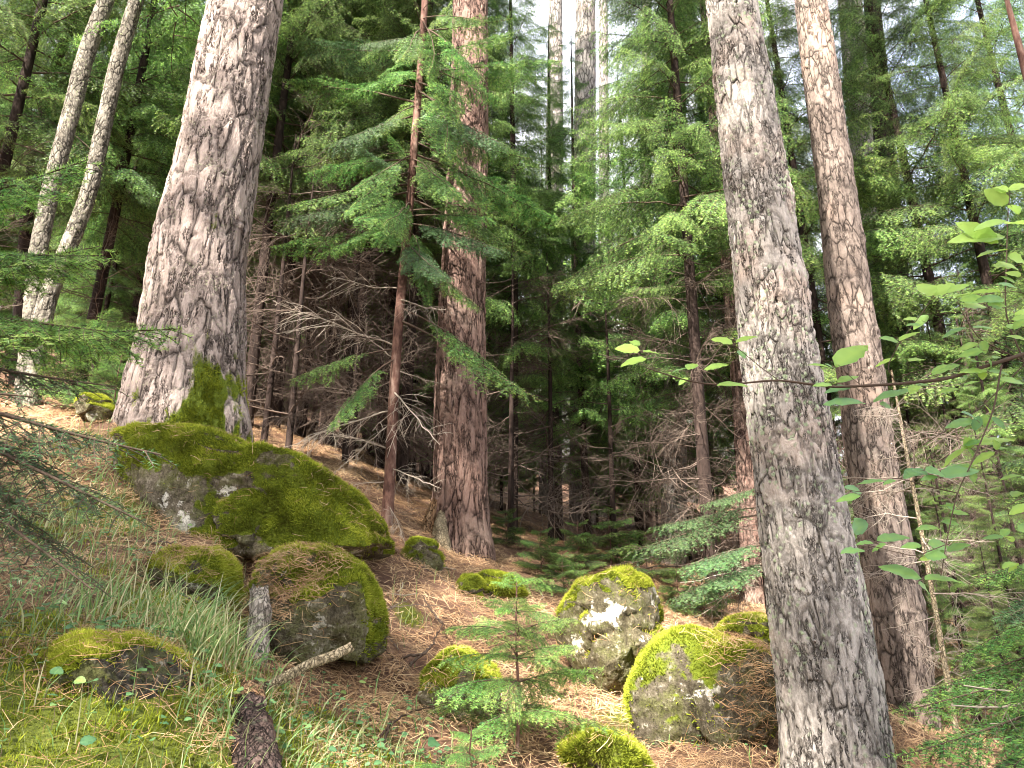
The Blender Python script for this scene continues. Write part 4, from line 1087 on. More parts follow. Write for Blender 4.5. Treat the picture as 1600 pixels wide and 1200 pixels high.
# tangled dead limbs of the shaded spruce left of centre: a thin dead spruce
def dead_spruce(label, px, py, Y, H, n, seed, meshes, r0=.03, mat='dark_bark', L=(.5, 1.2), azr=(0, 6.283)):
    q = P(px, py, Y); z = gz(q[0], Y); rd = random.Random(seed)
    root = thing('dead_spruce', label, 'dead spruce', (q[0], Y, z))
    link('trunk', simple_trunk(H, r0, seed).mesh('dead_trunk', [M[mat]], True), root)
    for i in range(n):
        h = rd.uniform(.3, H * .95); a = rd.uniform(*azr); l = rd.uniform(*L)
        A = np.array([q[0], Y, z + h]); B = A + l * np.array([math.cos(a), math.sin(a), rd.uniform(-.35, .25)])
        place_bough(root, meshes[i % len(meshes)], A, B, rd.uniform(-2, 2), 'dead_branch')
    return root
dead_spruce('dead brown twiggy spruce in the dark right of the big pine', 450, 690, 6.7, 3.0, 26, 1, DHB, L=(.6, 1.3))
dead_spruce('dead brown spruce with tangled fine limbs, just left of the thin reddish spruce', 540, 700, 7.0, 3.4, 28, 2, DHB, L=(.6, 1.3))
dead_spruce('dead spruce with sparse drooping limbs to the right of the central pine', 800, 800, 7.4, 3.0, 22, 3, DHB, L=(.5, 1.1))
dead_spruce('dead thin black spruce left of the grey patchy pine trunk', 960, 820, 8.0, 3.2, 22, 4, DHB, L=(.5, 1.2))
dead_spruce('dead twiggy spruce close behind the left side of the near lichen crusted pine', 1110, 900, 6.9, 3.2, 26, 5, DHB, L=(.6, 1.2))
dead_spruce('pale greenish dead sapling with many bare limbs at the right, beside the warm grey pine', 1500, 1180, 4.2, 2.0, 34, 6, DH, r0=.011, mat='stick', L=(.25, .6))
dead_spruce('dead grey twigged spruce in the shade at the right edge', 1580, 900, 6.2, 3.0, 24, 7, DHB, L=(.6, 1.2))

for i_, (a_, b_) in enumerate([(410, 6.8), (500, 7.9), (590, 8.4), (470, 9.0), (700, 8.6), (860, 8.0)]):
    rr_ = dead_spruce('dead fine twigged dark spruce in the deep shade of the stand', a_, 700, b_, 3.4, 24, 50 + i_, DHB, L=(.6, 1.3)); rr_['group'] = 'dead fine twigged spruces in the deep shade'
for i_, (px, Y, sc) in enumerate([(1345, 6.4, .22), (1450, 6.2, .30), (1500, 5.4, .24), (1545, 6.8, .40), (1590, 5.0, .28), (1480, 7.6, .42), (1620, 6.0, .42), (1330, 8.0, .36), (1420, 8.2, .40), (1250, 8.6, .3), (1560, 4.3, .16)]):
    spruce(px, 1000, Y, PROTO[4], sc, i_ * 1.3, 'low bushy spruce crowding behind the foot of the warm grey pine', 'low bushy spruces at the lower right', dead=i_ % 2 == 0)
for i_, (a_, b_) in enumerate([(1490, 5.4), (1540, 6.2), (1350, 6.6), (1600, 5.2)]):
    rr_ = dead_spruce('brown dead twiggy spruce right of the foot of the warm grey pine', a_, 900, b_, 1.9, 18, 80 + i_, DHB, r0=.014, L=(.4, .8)); rr_['group'] = 'brown dead spruces at the lower right'
# overhead crowns of the stand left of the centre
for i_, (px, Y, sc, rot) in enumerate([(395, 7.2, .85, 1), (480, 8.2, .9, 2), (545, 9.4, .95, 3), (640, 7.4, .8, 4), (610, 9.8, 1.0, 5), (745, 9.2, .85, .5)]):
    spruce(px, 600, Y, PROTO[5 if i_ % 2 else 3], sc, rot, 'dark stemmed young spruce with a high crown between the big pine and the central pine', 'high crowned young spruces between the two pines')
for px, Y, sc in [(800, 24, .9), (850, 31, 1.15), (885, 36, 1.2), (930, 40, 1.3), (965, 33, 1.1), (1020, 28, .9)]:
    spruce(px, 600, Y, FARP[3], sc, px, 'far pale green spruce seen through gaps in the shaded stand', 'far pale green spruces')
# near fir at the left edge
q = P(-420, 600, 2.4); z = gz(q[0], q[1])
root = thing('fir_tree', 'near fir reaching in from the left edge with dark and bright green boughs', 'fir', (q[0], q[1], z))
link('trunk', simple_trunk(6, .07, 77).mesh('fir_trunk', [M['thin_red']], True), root)
def tr(py): return P(-420, py, 2.4)
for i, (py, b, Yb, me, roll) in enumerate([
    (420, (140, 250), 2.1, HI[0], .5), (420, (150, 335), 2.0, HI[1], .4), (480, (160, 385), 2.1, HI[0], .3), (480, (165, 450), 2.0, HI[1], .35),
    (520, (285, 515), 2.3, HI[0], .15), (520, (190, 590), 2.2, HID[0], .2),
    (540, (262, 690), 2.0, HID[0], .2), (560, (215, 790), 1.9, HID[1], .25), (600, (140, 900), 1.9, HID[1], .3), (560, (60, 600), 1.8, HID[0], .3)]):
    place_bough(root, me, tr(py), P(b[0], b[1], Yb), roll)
tw = [place_bough(root, LB, tr(a), P(-30, b, Yb), .2) for LB, a, b, Yb in [(HI[2], 300, 60, 2.6), (HI[2], 300, 150, 2.7)]]

# near spruce at the lower right edge
q = P(1850, 1000, 3.2); z = gz(q[0], q[1])
root = thing('spruce_tree', 'near spruce reaching in from the lower right edge by the warm grey pine', 'spruce', (q[0], q[1], z))
link('trunk', simple_trunk(4.5, .06, 78).mesh('edge_trunk', [M['thin_red']], True), root)
for i, (py, b, Yb, me) in enumerate([(1000, (1395, 1120), 3.1, MIDH[0]), (980, (1430, 1040), 3.2, MIDH[1]), (900, (1455, 965), 3.4, MIDH[2]), (1050, (1400, 1190), 2.9, MIDH[0]), (850, (1510, 870), 3.2, MIDH[1]), (900, (1500, 1000), 2.9, MIDH[2]),
      (800, (1540, 780), 3.3, MIDH[0]), (1100, (1480, 1150), 2.7, MIDB[1]), (1100, (1550, 1220), 2.6, MIDH[1]), (900, (1570, 930), 2.8, MIDB[0]), (700, (1560, 690), 3.4, MIDB[1]), (1000, (1560, 1090), 2.7, MIDH[2]), (1120, (1440, 1230), 2.7, MIDB[0])]):
    place_bough(root, me, P(1850, py, 3.2), P(b[0], b[1], Yb), rsd.uniform(-.3, .5))
for b in [(1500, 1060), (1540, 1120), (1480, 1090)]: place_bough(root, DH[b[0] % 4], P(1850, 1080, 3.2), P(b[0], b[1], 3.0), 1, 'dead_branch')

# bluish spruce behind the near pine, with boughs reaching left over the dark floor
q = P(1205, 960, 6.0); z = gz(q[0], q[1])
root = thing('spruce_tree', 'small bluish spruce mostly hidden behind the near lichen crusted pine, boughs reaching left', 'spruce', (q[0], q[1], z))
link('trunk', simple_trunk(2.6, .03, 79).mesh('blue_trunk', [M['dark_bark']], True), root)
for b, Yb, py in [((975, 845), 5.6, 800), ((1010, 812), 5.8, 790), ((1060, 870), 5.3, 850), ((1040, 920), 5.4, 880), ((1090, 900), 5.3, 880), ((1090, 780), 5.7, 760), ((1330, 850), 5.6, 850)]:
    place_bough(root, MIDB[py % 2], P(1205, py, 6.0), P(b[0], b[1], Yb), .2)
for b in [(1060, 905), (1080, 960), (1100, 940)]: place_bough(root, DH[b[0] % 4], P(1205, 880, 6.0), P(b[0], b[1], 5.5), 1, 'dead_branch')

# ------------------------------------------------------------------ saplings
TIER = [bough(.36, 800 + i, nsp=.0042, nl=.016, nw=.0022, s2=.036, s3=.038, droop=.25 + .15 * i, rise=.2, w2=.50, hang=.1 + .15 * i, bare=.08, tone0=.54, r_main=.006, rmin=.0012).mesh('sapling_bough', [M['needles_bright'], M['twig']]) for i in range(3)]
def sapling(label, px, py, Y, H, tiers, L0, seed, group=None, top=.2, mesh=TIER, z=None):
    q = P(px, py, Y); zz = gz(q[0], q[1]) if z is None else z
    rd = random.Random(seed)
    root = thing('spruce_sapling', label, 'sapling', (q[0], q[1], zz), group)
    g = Geo(); v, f = tubes(np.array([[[0, 0, -.1], [.006, 0, H * .3], [-.004, 0, H * .65], [0, 0, H]]]), .010 * H / .7, .003, 6); g.add(v, f, .4)
    v, f = tubes(np.array([[[0, 0, H - .002], [0, 0, H + .03]]]), .003, .001, 4); g.add(v, f, .4)
    link('stem', g.mesh('sapling_stem', [M['thin_red']], True), root)
    for t in range(tiers):
        h = H * (.2 + rd.uniform(-.02, .02) + .76 * t / max(1, tiers - 1)); L = L0 * (1 - .62 * t / max(1, tiers - 1))
        n = 5 if t < tiers - 1 else 4; a0 = rd.uniform(0, 6)
        for k in range(n):
            a = a0 + k * 6.283 / n + rd.uniform(-.25, .25); l = L * rd.uniform(.75, 1.15)
            A = Vector(root.location) + Vector((0, 0, h)); B = A + Vector((l * math.cos(a), l * math.sin(a), l * (rd.uniform(-.12, .22) + .35 * t / tiers)))
            place_bough(root, mesh[k % 3], A, B, rd.uniform(-.5, .5), 'bough', .36)
    return root
q = P(808, 1165, 2.95)
sapling('little bright green spruce sapling with tiered boughs on the needle covered slope', 808, 1165, 2.95, .56, 6, .35, 1, z=q[2])
sapling('tiny spruce seedling at the bottom edge below the little sapling', 735, 1215, 2.6, .14, 3, .16, 2)
SAPM = [bough(.36, 830 + i, nsp=.007, nl=.02, nw=.0035, s2=.03, s3=.03, droop=.2, rise=.15, w2=.5, hang=.15, bare=.08, tone0=.35).mesh('seedling_bough', [M['needles'], M['twig']]) for i in range(3)]
SG = 'spruce seedlings at the edge of the dark stand'
for i, (px, py, Y, H, L) in enumerate([(845, 905, 6.2, .35, .28), (905, 900, 6.6, .42, .3), (955, 890, 6.9, .5, .35), (880, 935, 5.6, .28, .24), (1010, 900, 6.8, .4, .3), (1060, 935, 6.2, .3, .25), (790, 890, 6.8, .3, .25), (1100, 960, 6.0, .3, .26)]):
    sapling('spruce seedling in brown needles at the edge of the dark stand behind the domed boulder', px, py, Y, H, 4, L, 10 + i, SG, mesh=SAPM)
sapling('young green spruce between the twin stemmed tree and the foot of the big pine', 150, 600, 5.7, .75, 5, .5, 31, mesh=SAPM)
sapling('fresh little spruce low by the left foot of the big pine', 175, 640, 5.3, .5, 4, .35, 32, mesh=SAPM)

# ------------------------------------------------------------------ leafy shrub at the right
def leaf_card(geo, A, d, nrm, L, Wd, tone, rs):
    """broad pointed leaf, folded along the midrib with a wavy toothed edge"""
    s = unit(np.cross(d, nrm)); n = 9
    t = np.linspace(0, 1, n)
    prof = np.sin(np.pi * t ** .8) ** .75
    prof[0] = .04; prof[-1] = 0
    tooth = 1 + .06 * np.where(np.arange(n) % 2, 1, -1)
    mid = A + d * (L * t)[:, None] - nrm * (.12 * L * t ** 2)[:, None]
    up = nrm * (.10 * Wd)
    lft = mid + s * (Wd / 2 * prof * tooth)[:, None] + up * prof[:, None] + nrm * (rs.normal(0, .03 * Wd, n))[:, None]
    rgt = mid - s * (Wd / 2 * prof * tooth)[:, None] + up * prof[:, None] + nrm * (rs.normal(0, .03 * Wd, n))[:, None]
    v = np.concatenate([mid, lft, rgt]); f = []
    for i in range(n - 1):
        f += [[i, i + 1, n + i], [i + 1, n + i + 1, n + i], [i, 2 * n + i, i + 1], [i + 1, 2 * n + i, 2 * n + i + 1]]
    tn_ = np.clip(np.concatenate([np.full(n, tone + .22), np.full(n, tone - .05), np.full(n, tone + .02)]) + rs.normal(0, .05, 3 * n), 0, 1)
    geo.add(v, f, tn_)

SY = 1.75
def q3(px, py, Y=SY): return P(px, py, Y)
root_loc = P(1640, 1150, SY); root_loc[2] = gz(root_loc[0], root_loc[1])
root = thing('leafy_shrub', 'broad leaved shrub reaching in from the right edge in front of both right hand pines', 'shrub', root_loc)
g = Geo()
STEMS = [  # path (px,py), Y, r0, r1
    ([(1640, 540), (1600, 553), (1540, 572), (1480, 592), (1400, 600), (1300, 605), (1215, 593), (1130, 602), (1080, 597), (1010, 575)], SY, .0058, .0015),
    ([(1215, 593), (1190, 575), (1160, 550), (1148, 540)], SY, .0012, .0008),
    ([(1350, 602), (1362, 615), (1330, 590), (1310, 570)], SY, .001, .0007),
    ([(1400, 598), (1385, 575), (1405, 535), (1440, 490), (1460, 460)], SY + .05, .0015, .0009),
    ([(1640, 590), (1590, 560), (1530, 530), (1510, 500), (1495, 470)], SY + .1, .002, .0010),
    ([(1700, 1000), (1640, 700), (1600, 560), (1570, 500), (1572, 420), (1575, 330), (1578, 300)], SY + .15, .004, .0010),
    ([(1565, 570), (1553, 640), (1520, 720), (1495, 770), (1480, 840), (1470, 900)], SY - .05, .0022, .001),
    ([(1600, 570), (1530, 640), (1450, 690), (1400, 720)], SY + .02, .0016, .0008),
    ([(1640, 1150), (1660, 900), (1640, 700), (1640, 540)], SY, .008, .0045),
    ([(1495, 770), (1450, 760), (1400, 745), (1345, 770), (1325, 765)], SY - .02, .0013, .0008),
    ([(1480, 850), (1430, 870), (1370, 855), (1350, 850)], SY - .05, .0012, .0008),
    ([(1640, 760), (1600, 775), (1560, 800)], SY, .0015, .0008), ([(1640, 470), (1590, 455), (1530, 460)], SY + .05, .0015, .0008),
]
for pth, Y, r0, r1 in STEMS:
    pp = smooth_path([q3(a, b, Y) for a, b in pth], 5 * len(pth)); v, f = tubes(pp[None] - root_loc, r0, r1, 5)
    g.add(v, f, .35)
link('stem', g.mesh('shrub_stems', [M['twig']], True), root)
rs = np.random.default_rng(4)
LEAVES = [  # px,py of base -> tip, width px, facing (0 flat,1 facing), tone
    ((1000, 548), (963, 542), 18, .9), ((1005, 550), (1030, 546), 14, .8), ((1010, 560), (970, 572), 14, .8), ((1000, 540), (985, 530), 12, .7),
    ((1075, 578), (1090, 562), 16, .8), ((1080, 575), (1050, 580), 12, .3), ((1100, 578), (1132, 572), 14, .8), ((1075, 590), (1060, 600), 10, .8), ((1120, 602), (1165, 600), 8, .6),
    ((1145, 538), (1115, 525), 18, .8), ((1150, 536), (1180, 522), 12, .8), ((1155, 548), (1160, 562), 12, .2),
    ((1305, 572), (1347, 542), 34, .65), ((1300, 575), (1262, 568), 16, .7), ((1305, 578), (1288, 570), 10, .1), ((1308, 598), (1340, 585), 14, .7), ((1300, 602), (1270, 602), 12, .5), ((1330, 605), (1292, 608), 18, .15), ((1365, 628), (1425, 605), 16, .15), ((1352, 630), (1290, 626), 16, .15), ((1375, 632), (1400, 630), 8, .4),
    ((1405, 535), (1372, 530), 8, .5), ((1405, 533), (1432, 518), 14, .8), ((1400, 560), (1370, 568), 12, .9), ((1420, 565), (1450, 555), 10, .9),
    ((1460, 462), (1440, 438), 26, .95), ((1462, 462), (1488, 440), 22, .95), ((1455, 460), (1430, 452), 12, .6), ((1480, 458), (1510, 444), 10, .8), ((1495, 465), (1565, 442), 28, .9), ((1500, 470), (1545, 466), 10, .7), ((1505, 480), (1550, 470), 12, .85), ((1490, 488), (1465, 490), 12, .8),
    ((1510, 512), (1475, 522), 14, .2), ((1520, 512), (1560, 510), 8, .3), ((1500, 570), (1462, 578), 16, .5), ((1520, 565), (1545, 560), 12, .4), ((1480, 570), (1455, 580), 10, .6),
    ((1575, 300), (1558, 288), 18, .95), ((1578, 298), (1600, 290), 20, .9), ((1575, 318), (1538, 300), 20, .95), ((1578, 320), (1600, 325), 16, .9), ((1572, 345), (1525, 355), 26, .95), ((1575, 350), (1610, 340), 26, .95), ((1570, 370), (1488, 370), 22, .9), ((1560, 380), (1500, 345), 24, .95), ((1575, 390), (1530, 395), 22, .95), ((1575, 400), (1600, 410), 22, .9), ((1590, 420), (1552, 415), 26, .95), ((1600, 415), (1630, 430), 24, .95),
    ((1525, 655), (1500, 645), 16, .15), ((1520, 658), (1485, 662), 10, .1), ((1530, 655), (1545, 645), 10, .2), ((1530, 650), (1532, 668), 12, .1),
    ((1520, 695), (1480, 720), 26, .7), ((1525, 695), (1585, 680), 12, .9), ((1550, 690), (1520, 690), 8, .8),
    ((1440, 735), (1412, 745), 24, .1), ((1445, 735), (1475, 742), 24, .15), ((1470, 745), (1530, 728), 16, .1), ((1450, 742), (1430, 730), 14, .1), ((1465, 745), (1440, 748), 12, .1),
    ((1385, 752), (1340, 752), 14, .3), ((1345, 770), (1318, 762), 16, .1), ((1345, 775), (1312, 778), 10, .5), ((1400, 750), (1378, 756), 12, .3),
    ((1345, 835), (1335, 812), 30, .15), ((1365, 848), (1340, 848), 14, .15), ((1350, 860), (1310, 862), 16, .2), ((1370, 845), (1420, 835), 14, .3), ((1385, 850), (1368, 858), 12, .5),
    ((1440, 853), (1412, 852), 12, .3), ((1450, 850), (1490, 850), 10, .3), ((1445, 868), (1470, 870), 20, .3), ((1440, 905), (1385, 880), 16, .3), ((1445, 905), (1515, 903), 22, .45), ((1435, 912), (1460, 925), 18, .5),
    ((1465, 825), (1430, 825), 10, .5), ((1470, 815), (1490, 820), 12, .4), ((1600, 770), (1575, 775), 20, .7), ((1610, 790), (1580, 800), 16, .9), ((1590, 830), (1640, 820), 20, .6), ((1600, 600), (1560, 590), 16, .5), ((1600, 620), (1640, 610), 20, .5),
]
rl = random.Random(9)
for (sx, sy) in [(1505, 600), (1540, 575), (1555, 560), (1570, 470), (1590, 440), (1580, 520), (1540, 650), (1515, 730), (1485, 800), (1478, 860), (1560, 700), (1590, 650), (1600, 740), (1570, 830), (1590, 880), (1530, 540), (1450, 500), (1440, 600), (1590, 500), (1510, 690)]:
    for _ in range(3):
        a_ = rl.uniform(0, 6.28); l_ = rl.uniform(22, 44); x_ = sx + rl.uniform(-10, 10); y_ = sy + rl.uniform(-10, 10)
        LEAVES.append(((x_, y_), (x_ + l_ * math.cos(a_), y_ + .45 * l_ * math.sin(a_)), rl.uniform(9, 16), rl.uniform(.25, 1.0)))
g = Geo(); gp = Geo(); PT = []
for (a, b, wd, tn) in LEAVES:
    Y = SY + rs.uniform(-.06, .10)
    A_ = P(a[0], a[1], Y); B_ = P(b[0], b[1], Y); B_[1] += rs.uniform(-.025, .025)
    d = B_ - A_; L = np.linalg.norm(d) * 1.06; d = d / np.linalg.norm(d)
    view = unit(np.array([0, EYE, 0]) - A_ + np.array([0, -A_[1] * 0, 0])); view = unit(-ray(a[0], a[1]))
    nr = unit(np.array([0, 0, .75]) + view * .65 + rs.normal(0, .18, 3)); nr = unit(nr - d * (nr @ d))
    Wd = wd * mpp(a[0], a[1], Y) * 1.25
    leaf_card(g, A_, d, nr, L, max(Wd, L * .45), np.clip(tn + rs.normal(0, .08), 0, 1), rs)
    PT.append(np.stack([A_ - d * .012 + np.array([0, 0, -.004]), A_]))
vv, f, t, m = g.pack(); g.v = [vv - root_loc.astype(np.float32)]
link('leaves', g.mesh('shrub_leaves', [M['broadleaf']], True), root)
v, f = tubes(np.array(PT) - root_loc, .0008, .0006, 3); gp.add(v, f, .5); link('leaf_stalks', gp.mesh('leaf_stalks', [M['twig']]), root)
# ------------------------------------------------------------------ grass, herbs, dead wood
def blades(geo, base, L, wd, lean, az, rs, tone, n=6):
    M_ = len(base); t = np.linspace(0, 1, n)
    dx = np.stack([np.cos(az), np.sin(az), 0 * az], -1)
    h = L[:, None] * (t - lean[:, None] * .45 * t ** 2.4); rr = L[:, None] * lean[:, None] * .75 * t ** 1.8
    c = base[:, None] + dx[:, None] * rr[..., None]; c[..., 2] += h
    sd_ = np.stack([-np.sin(az + .6), np.cos(az + .6), 0 * az], -1)
    ww = (wd[:, None] * (1 - t ** 1.6) * .5 + .0003)
    v = np.stack([c - sd_[:, None] * ww[..., None], c + sd_[:, None] * ww[..., None]], 2).reshape(M_, -1, 3)
    f = []
    for i in range(n - 1): f += [[2 * i, 2 * i + 1, 2 * i + 3], [2 * i, 2 * i + 3, 2 * i + 2]]
    f = np.array(f)
    geo.add(v.reshape(-1, 3), (f[None] + (np.arange(M_) * 2 * n)[:, None, None]).reshape(-1, 3), np.repeat(np.clip(tone, 0, 1), 2 * n))

rs = np.random.default_rng(21)
g = Geo()
TUFTS = [(200, 980, 2.8, .16, 70, .26), (150, 950, 3.0, .18, 50, .26), (60, 940, 2.8, .15, 40, .2), (260, 1010, 2.8, .15, 60, .25), (300, 1050, 2.7, .10, 110, .28), (310, 1075, 2.65, .07, 60, .26), (300, 1080, 2.6, .12, 60, .2),
         (240, 925, 3.4, .15, 26, .2), (20, 1000, 2.4, .15, 30, .18), (480, 1130, 2.7, .2, 60, .16), (600, 1130, 2.9, .2, 30, .16), (100, 860, 3.6, .25, 60, .2), (60, 800, 3.9, .3, 120, .2), (160, 820, 3.8, .3, 120, .18), (120, 760, 4.2, .3, 100, .16), (230, 740, 4.3, .12, 50, .18), (1230, 1180, 3.2, .1, 20, .1), (150, 700, 4.7, .3, 50, .15), (350, 1150, 2.35, .12, 60, .2), (1090, 1120, 3.4, .1, 14, .15), (560, 1190, 2.6, .2, 40, .12)]
for (px, py, Y, rad, n, L) in TUFTS:
    c = P(px, py, Y); x = c[0] + rs.normal(0, rad, n); y = Y + rs.normal(0, rad * .7, n)
    b = np.stack([x, y, ground(x, y) - .01], -1)
    tone = np.where(rs.uniform(0, 1, n) < .33, rs.uniform(.75, 1, n), rs.uniform(.1, .65, n))
    blades(g, b, L * rs.uniform(.5, 1.25, n), rs.uniform(.003, .0065, n), rs.uniform(.35, 1.5, n), rs.normal(.6, 1.5, n), rs, tone, 8)
p = visible_ground(9000, rs, (-4, 3), (1.7, 5.2)); m_ = mossiness(p[:, 0], p[:, 1]) + .5 * fbm(p * np.array([2, 2, 0]), 3, 8)
p = p[rs.uniform(0, 1, len(p)) < np.clip(m_ * 1.1, .01, 1)]; n = len(p)
blades(g, p, rs.uniform(.05, .16, n), rs.uniform(.002, .004, n), rs.uniform(.2, 1.1, n), rs.uniform(0, 6.28, n), rs, rs.uniform(0, 1, n), 5)
o = link('grass', g.mesh('grass', [M['grass']])); tag(o, 'long arching green and straw coloured grass on the left bank', 'grass', kind='stuff')

g = Geo(); gs = Geo()
HERB = [(520, 1150, 2.7, .32, 260, .02), (620, 1120, 3.0, .22, 90, .02), (450, 1190, 2.45, .2, 110, .018), (60, 1010, 2.4, .3, 90, .026), (30, 1080, 2.1, .2, 50, .026), (140, 1000, 2.5, .15, 50, .028), (230, 1185, 2.0, .3, 45, .024),
        (70, 900, 3.1, .25, 170, .014), (130, 830, 3.8, .3, 220, .018), (50, 790, 3.9, .3, 180, .018), (230, 890, 3.5, .15, 40, .022), (1100, 1165, 3.3, .12, 50, .012), (60, 730, 4.3, .4, 160, .02), (690, 1190, 2.7, .05, 5, .04)]
for (px, py, Y, rad, n, L) in HERB:
    c = P(px, py, Y)
    for k in range(n):
        x = c[0] + rs.normal(0, rad); y = Y + rs.normal(0, rad * .7); z = gz(x, y); hgt = rs.uniform(.015, .07)
        az = rs.uniform(0, 6.28); d = unit(np.array([math.cos(az), math.sin(az), rs.uniform(-.2, .3)])); nr = unit(np.array([rs.normal(0, .3), -.35 + rs.normal(0, .3), 1.0])); nr = unit(nr - d * (nr @ d))
        A_ = np.array([x, y, z + hgt]); l = L * rs.uniform(.7, 1.5)
        leaf_card(g, A_, d, nr, l, l * .75, np.clip(rs.normal(.4, .25), 0, 1), rs)
        gs.add(*tubes(np.array([[[x, y, z - .01], [x + .004, y, z + hgt * .5], A_]]), .0008, .0006, 3), .5, 1)
v_, f_, t_, m_2 = gs.pack(); g.add(v_, f_, t_, 1)
o = link('herbs', g.mesh('herbs', [M['herb'], M['twig']], True)); tag(o, 'small round green herb leaves scattered through moss and grass', 'herbs', kind='stuff')

def limb(label, name, cat, path, mats, seed, k=28, n=90, lump=.12, cap='orange', parts=None):
    """path: (px,py,Y,width px) -> rough log following the bends"""
    pts = np.array([np.r_[P(a, b, Y), w_ * mpp(a, b, Y) / 2] for a, b, Y, w_ in path])
    q = smooth_path(pts, n); c = q[:, :3]; r = q[:, 3]
    d = unit(np.gradient(c, axis=0)); ref = np.array([0, -1.0, .3]); a = unit(np.cross(d, ref)); b = np.cross(a, d)
    th = np.arange(k) * 2 * math.pi / k; T, I = np.meshgrid(th, np.arange(n))
    qn = np.stack([np.cos(T) * 1.3, np.sin(T) * 1.3, I * (.05)], -1) + seed * 7
    R = r[:, None] * (1 + lump * fbm(qn * 1.4, 4, seed) + .05 * np.sin(T * 7 + 2 * np.sin(I * .05)))
    v = c[:, None] + R[..., None] * (a[:, None] * np.cos(T)[..., None] + b[:, None] * np.sin(T)[..., None])
    jag = fbm(np.stack([np.cos(th) * 2, np.sin(th) * 2, th * 0], -1) * 2, 2, seed)
    v[-1] += d[-1] * (jag * r[-1] * 1.2)[:, None]; v[0] -= d[0] * (jag * r[0] * .8)[:, None]
    root = thing(name, label, cat, c[0])
    V = v.reshape(-1, 3) - c[0]; Fm = grid_faces(n, k)
    spl = [0] + [int(s * (n - 1)) for s in (parts or [])] + [n - 1]
    for j in range(len(spl) - 1):
        g = Geo(); seg = v[spl[j]:spl[j + 1] + 1].reshape(-1, 3) - c[0]; g.add(seg, grid_faces(spl[j + 1] - spl[j] + 1, k), .3)
        nm, mt = mats[j]
        if j == len(spl) - 2:
            e = np.r_[v[-1] - c[0], [v[-1].mean(0) - c[0] - d[-1] * r[-1] * .3]]; g.add(e, [[i, (i + 1) % k, k] for i in range(k)], .3)
        if j == 0:
            e = np.r_[v[0] - c[0], [v[0].mean(0) - c[0] + d[0] * r[0] * .3]]; g.add(e, [[(i + 1) % k, i, k] for i in range(k)], .3)
        link(nm, g.mesh(nm, [M[mt]], True), root)
    return root
limb('upright weathered grey dead branch with a dark wet foot, standing before the needle heaped boulder', 'dead_branch_stub', 'dead branch',
     [(395, 1120, 2.75, 44), (392, 1075, 2.85, 40), (398, 1040, 2.95, 36), (402, 1000, 3.0, 36), (408, 960, 3.05, 33), (405, 925, 3.1, 28)], [('dark_bark', 'logbark'), ('weathered_wood', 'deadwood')], 3, k=56, n=170, parts=[.36], lump=.25)
limb('dark barked log with bare orange wood, at the bottom below the upright dead branch', 'fallen_log', 'log',
     [(400, 1260, 2.1, 80), (402, 1215, 2.15, 76), (398, 1170, 2.28, 70), (390, 1130, 2.4, 58), (388, 1098, 2.5, 44), (390, 1080, 2.58, 34)], [('log_bark', 'logbark'), ('bare_wood', 'orangewood')], 5, k=80, n=170, parts=[.80], lump=.28)
limb('pale crooked stick lying diagonally across the foot of the upright grey dead branch', 'fallen_stick', 'stick',
     [(362, 1088, 2.62, 9), (400, 1080, 2.65, 12), (440, 1062, 2.68, 15), (480, 1040, 2.7, 16), (520, 1025, 2.75, 15), (549, 1011, 2.8, 14)], [('wood', 'stick')], 7, k=14, lump=.25)
limb('rotten mossy wood stub leaning against the left foot of the central reddish pine', 'rotten_stub', 'stub',
     [(655, 875, 5.95, 34), (660, 850, 6.0, 34), (672, 815, 6.05, 22), (680, 780, 6.05, 8)], [('rotten_wood', 'orangewood')], 9, k=26, lump=.35)
limb('rotten bark slab bulging from the central pine foot, straw coloured with yellow lichen', 'bark_slab', 'bark slab',
     [(695, 880, 5.95, 28), (690, 850, 5.95, 28), (688, 820, 5.98, 22), (694, 795, 6.05, 10)], [('rotten_wood', 'stick')], 11, k=24, lump=.35)

def twigs(label, paths, mat='twig', r=.004, name='fallen_twig', tone=.4, wig=.02):
    pts0 = P(*paths[0][0]); root = thing(name, label, 'twig', pts0); g = Geo(); rk = np.random.default_rng(len(label))
    for pth in paths:
        pp = np.array([P(*q) for q in pth]); n = 6 * len(pp); s = smooth_path(pp, n)
        s[:, 2] = np.maximum(s[:, 2], ground(s[:, 0], s[:, 1]) + .006); s += rk.normal(0, .0035, s.shape)
        seg = np.stack([s[:-1], s[1:]], 1); rr = np.linspace(r, r * .35, n)
        v, f = tubes(seg - pts0, rr[:-1], rr[1:], 5); g.add(v, f, tone)
    link('wood', g.mesh('fallen_twig', [M[mat]], True), root)
    return root
twigs('forked dark purplish twig lying on brown needles between the squat boulder and the little sapling', [[(645, 1035, 3.7), (665, 1020, 3.75), (680, 1000, 3.9), (692, 975, 4.0)], [(692, 975, 4.0), (675, 955, 4.15), (660, 932, 4.3)], [(665, 1020, 3.75), (620, 1032, 3.7), (575, 1028, 3.8)], [(645, 1035, 3.7), (620, 1060, 3.5), (600, 1075, 3.4)]], r=.007, tone=.35)
twigs('thin curved grey twig arching over needles right of the squat boulder', [[(590, 965, 3.9), (610, 950, 4.0), (650, 945, 4.1), (700, 948, 4.2)], [(610, 950, 4.0), (640, 935, 4.2)]], r=.004, mat='deadtwig', tone=.3)
twigs('dark forked twig in the litter at the bottom, left of the pointed boulder', [[(560, 1200, 2.7), (610, 1130, 2.9), (650, 1108, 3.1), (700, 1100, 3.1)], [(610, 1130, 2.9), (600, 1160, 2.8), (625, 1190, 2.7)]], r=.006, tone=.1)
twigs('thin dark twig lying over the low rounded boulder on the left', [[(220, 900, 3.3), (260, 905, 3.2), (300, 920, 3.18), (340, 960, 3.15)]], r=.004, tone=.1)
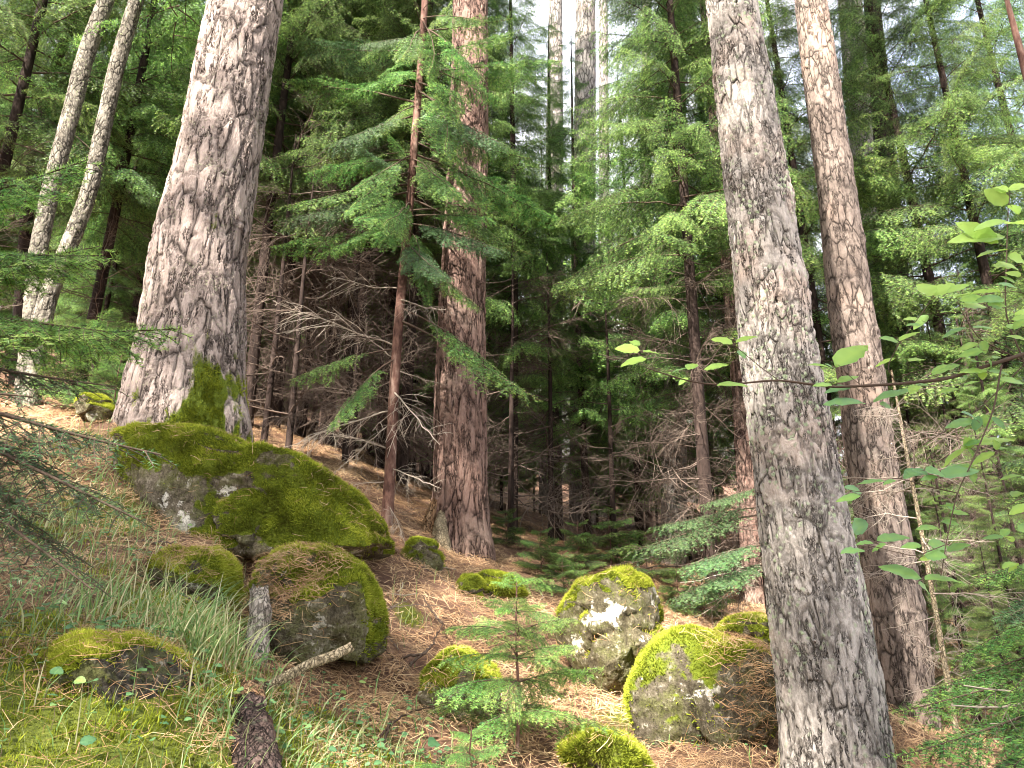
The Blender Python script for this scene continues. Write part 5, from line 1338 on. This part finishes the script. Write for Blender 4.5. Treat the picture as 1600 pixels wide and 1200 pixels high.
twigs('short brown stick at the foot of the largest boulder, left end', [[(195, 846, 3.75), (230, 848, 3.75), (275, 847, 3.75)]], r=.007, mat='deadtwig', tone=.35)
twigs('dark slender twig arching through the grass on the left bank', [[(30, 890, 3.0), (60, 850, 3.3), (95, 845, 3.4), (140, 890, 3.1)]], r=.003, tone=.05)
M['cone'] = plain_mat('pine_cone', [(.35, (.05, .03, .02)), (.6, (.2, .12, .08))], 60, bump=1)
rk = np.random.default_rng(77)
gcone = Geo(); t_ = np.linspace(0, 1, 12); aa = np.arange(12) * 2 * math.pi / 12
rc = .018 * np.sin(np.pi * (t_ * .85 + .1)) * (1 + .25 * (np.arange(12) % 2)); rc[-1] = .001
vc = np.stack([rc[:, None] * np.cos(aa + 0) * (1 + .15 * (np.arange(12) % 2)), rc[:, None] * np.sin(aa), .055 * t_[:, None] + 0 * aa], -1); gcone.add(vc.reshape(-1, 3), grid_faces(12, 12), .5)
mc = gcone.mesh('pine_cone', [M['cone']])
for k in range(16):
    x = rk.uniform(-1.3, 1.7); y = rk.uniform(3.0, 5.5)
    oc = link('pine_cone', mc, None, (x, y, gz(x, y) + .015)); oc.rotation_euler = (1.45, 0, rk.uniform(0, 6.28)); tag(oc, 'small brown pine cone lying in the needle litter', 'pine cone', 'pine cones in the litter')
rk = np.random.default_rng(31)
for k in range(26):
    x = rk.uniform(-1.5, 2.2); y = rk.uniform(3.0, 6.5); a = rk.uniform(0, 3.14); l = rk.uniform(.12, .35)
    q = np.array([[x, y], [x + l * .5 * math.cos(a), y + l * .5 * math.sin(a)], [x + l * math.cos(a + .2), y + l * math.sin(a + .2)]])
    s = smooth_path(np.c_[q, ground(q[:, 0], q[:, 1]) + .02], 10) - np.array([x, y, gz(x, y)])
    g = Geo(); v, f = tubes(np.stack([s[:-1], s[1:]], 1), .0035, .003, 4); g.add(v, f, rk.uniform(.1, .9))
    root = thing('fallen_twig', 'short thin dead twig lying loose in the brown needle litter', 'twig', (x, y, gz(x, y)), 'short twigs loose in the litter')
    link('wood', g.mesh('litter_twig', [M['deadtwig']]), root)

# pale crag far behind
pts, f = ICO[6]
c = P(930, 640, 30); g = Geo(); s = np.array([7.5, 2.0, 4.2]); v = pts * s; v = v + unit(pts) * (.8 * fbm(pts * 3 , 5, 8))[:, None]
g.add(v, f, 0)
root = thing('rock_crag', 'pale grey crag far behind the dark stand, glimpsed between thin trunks', 'crag', c)
M['crag'] = plain_mat('pale_crag', [(.35, (.22, .21, .2)), (.6, (.42, .41, .39))], 1.2)
link('rock', g.mesh('crag', [M['crag']], True), root)
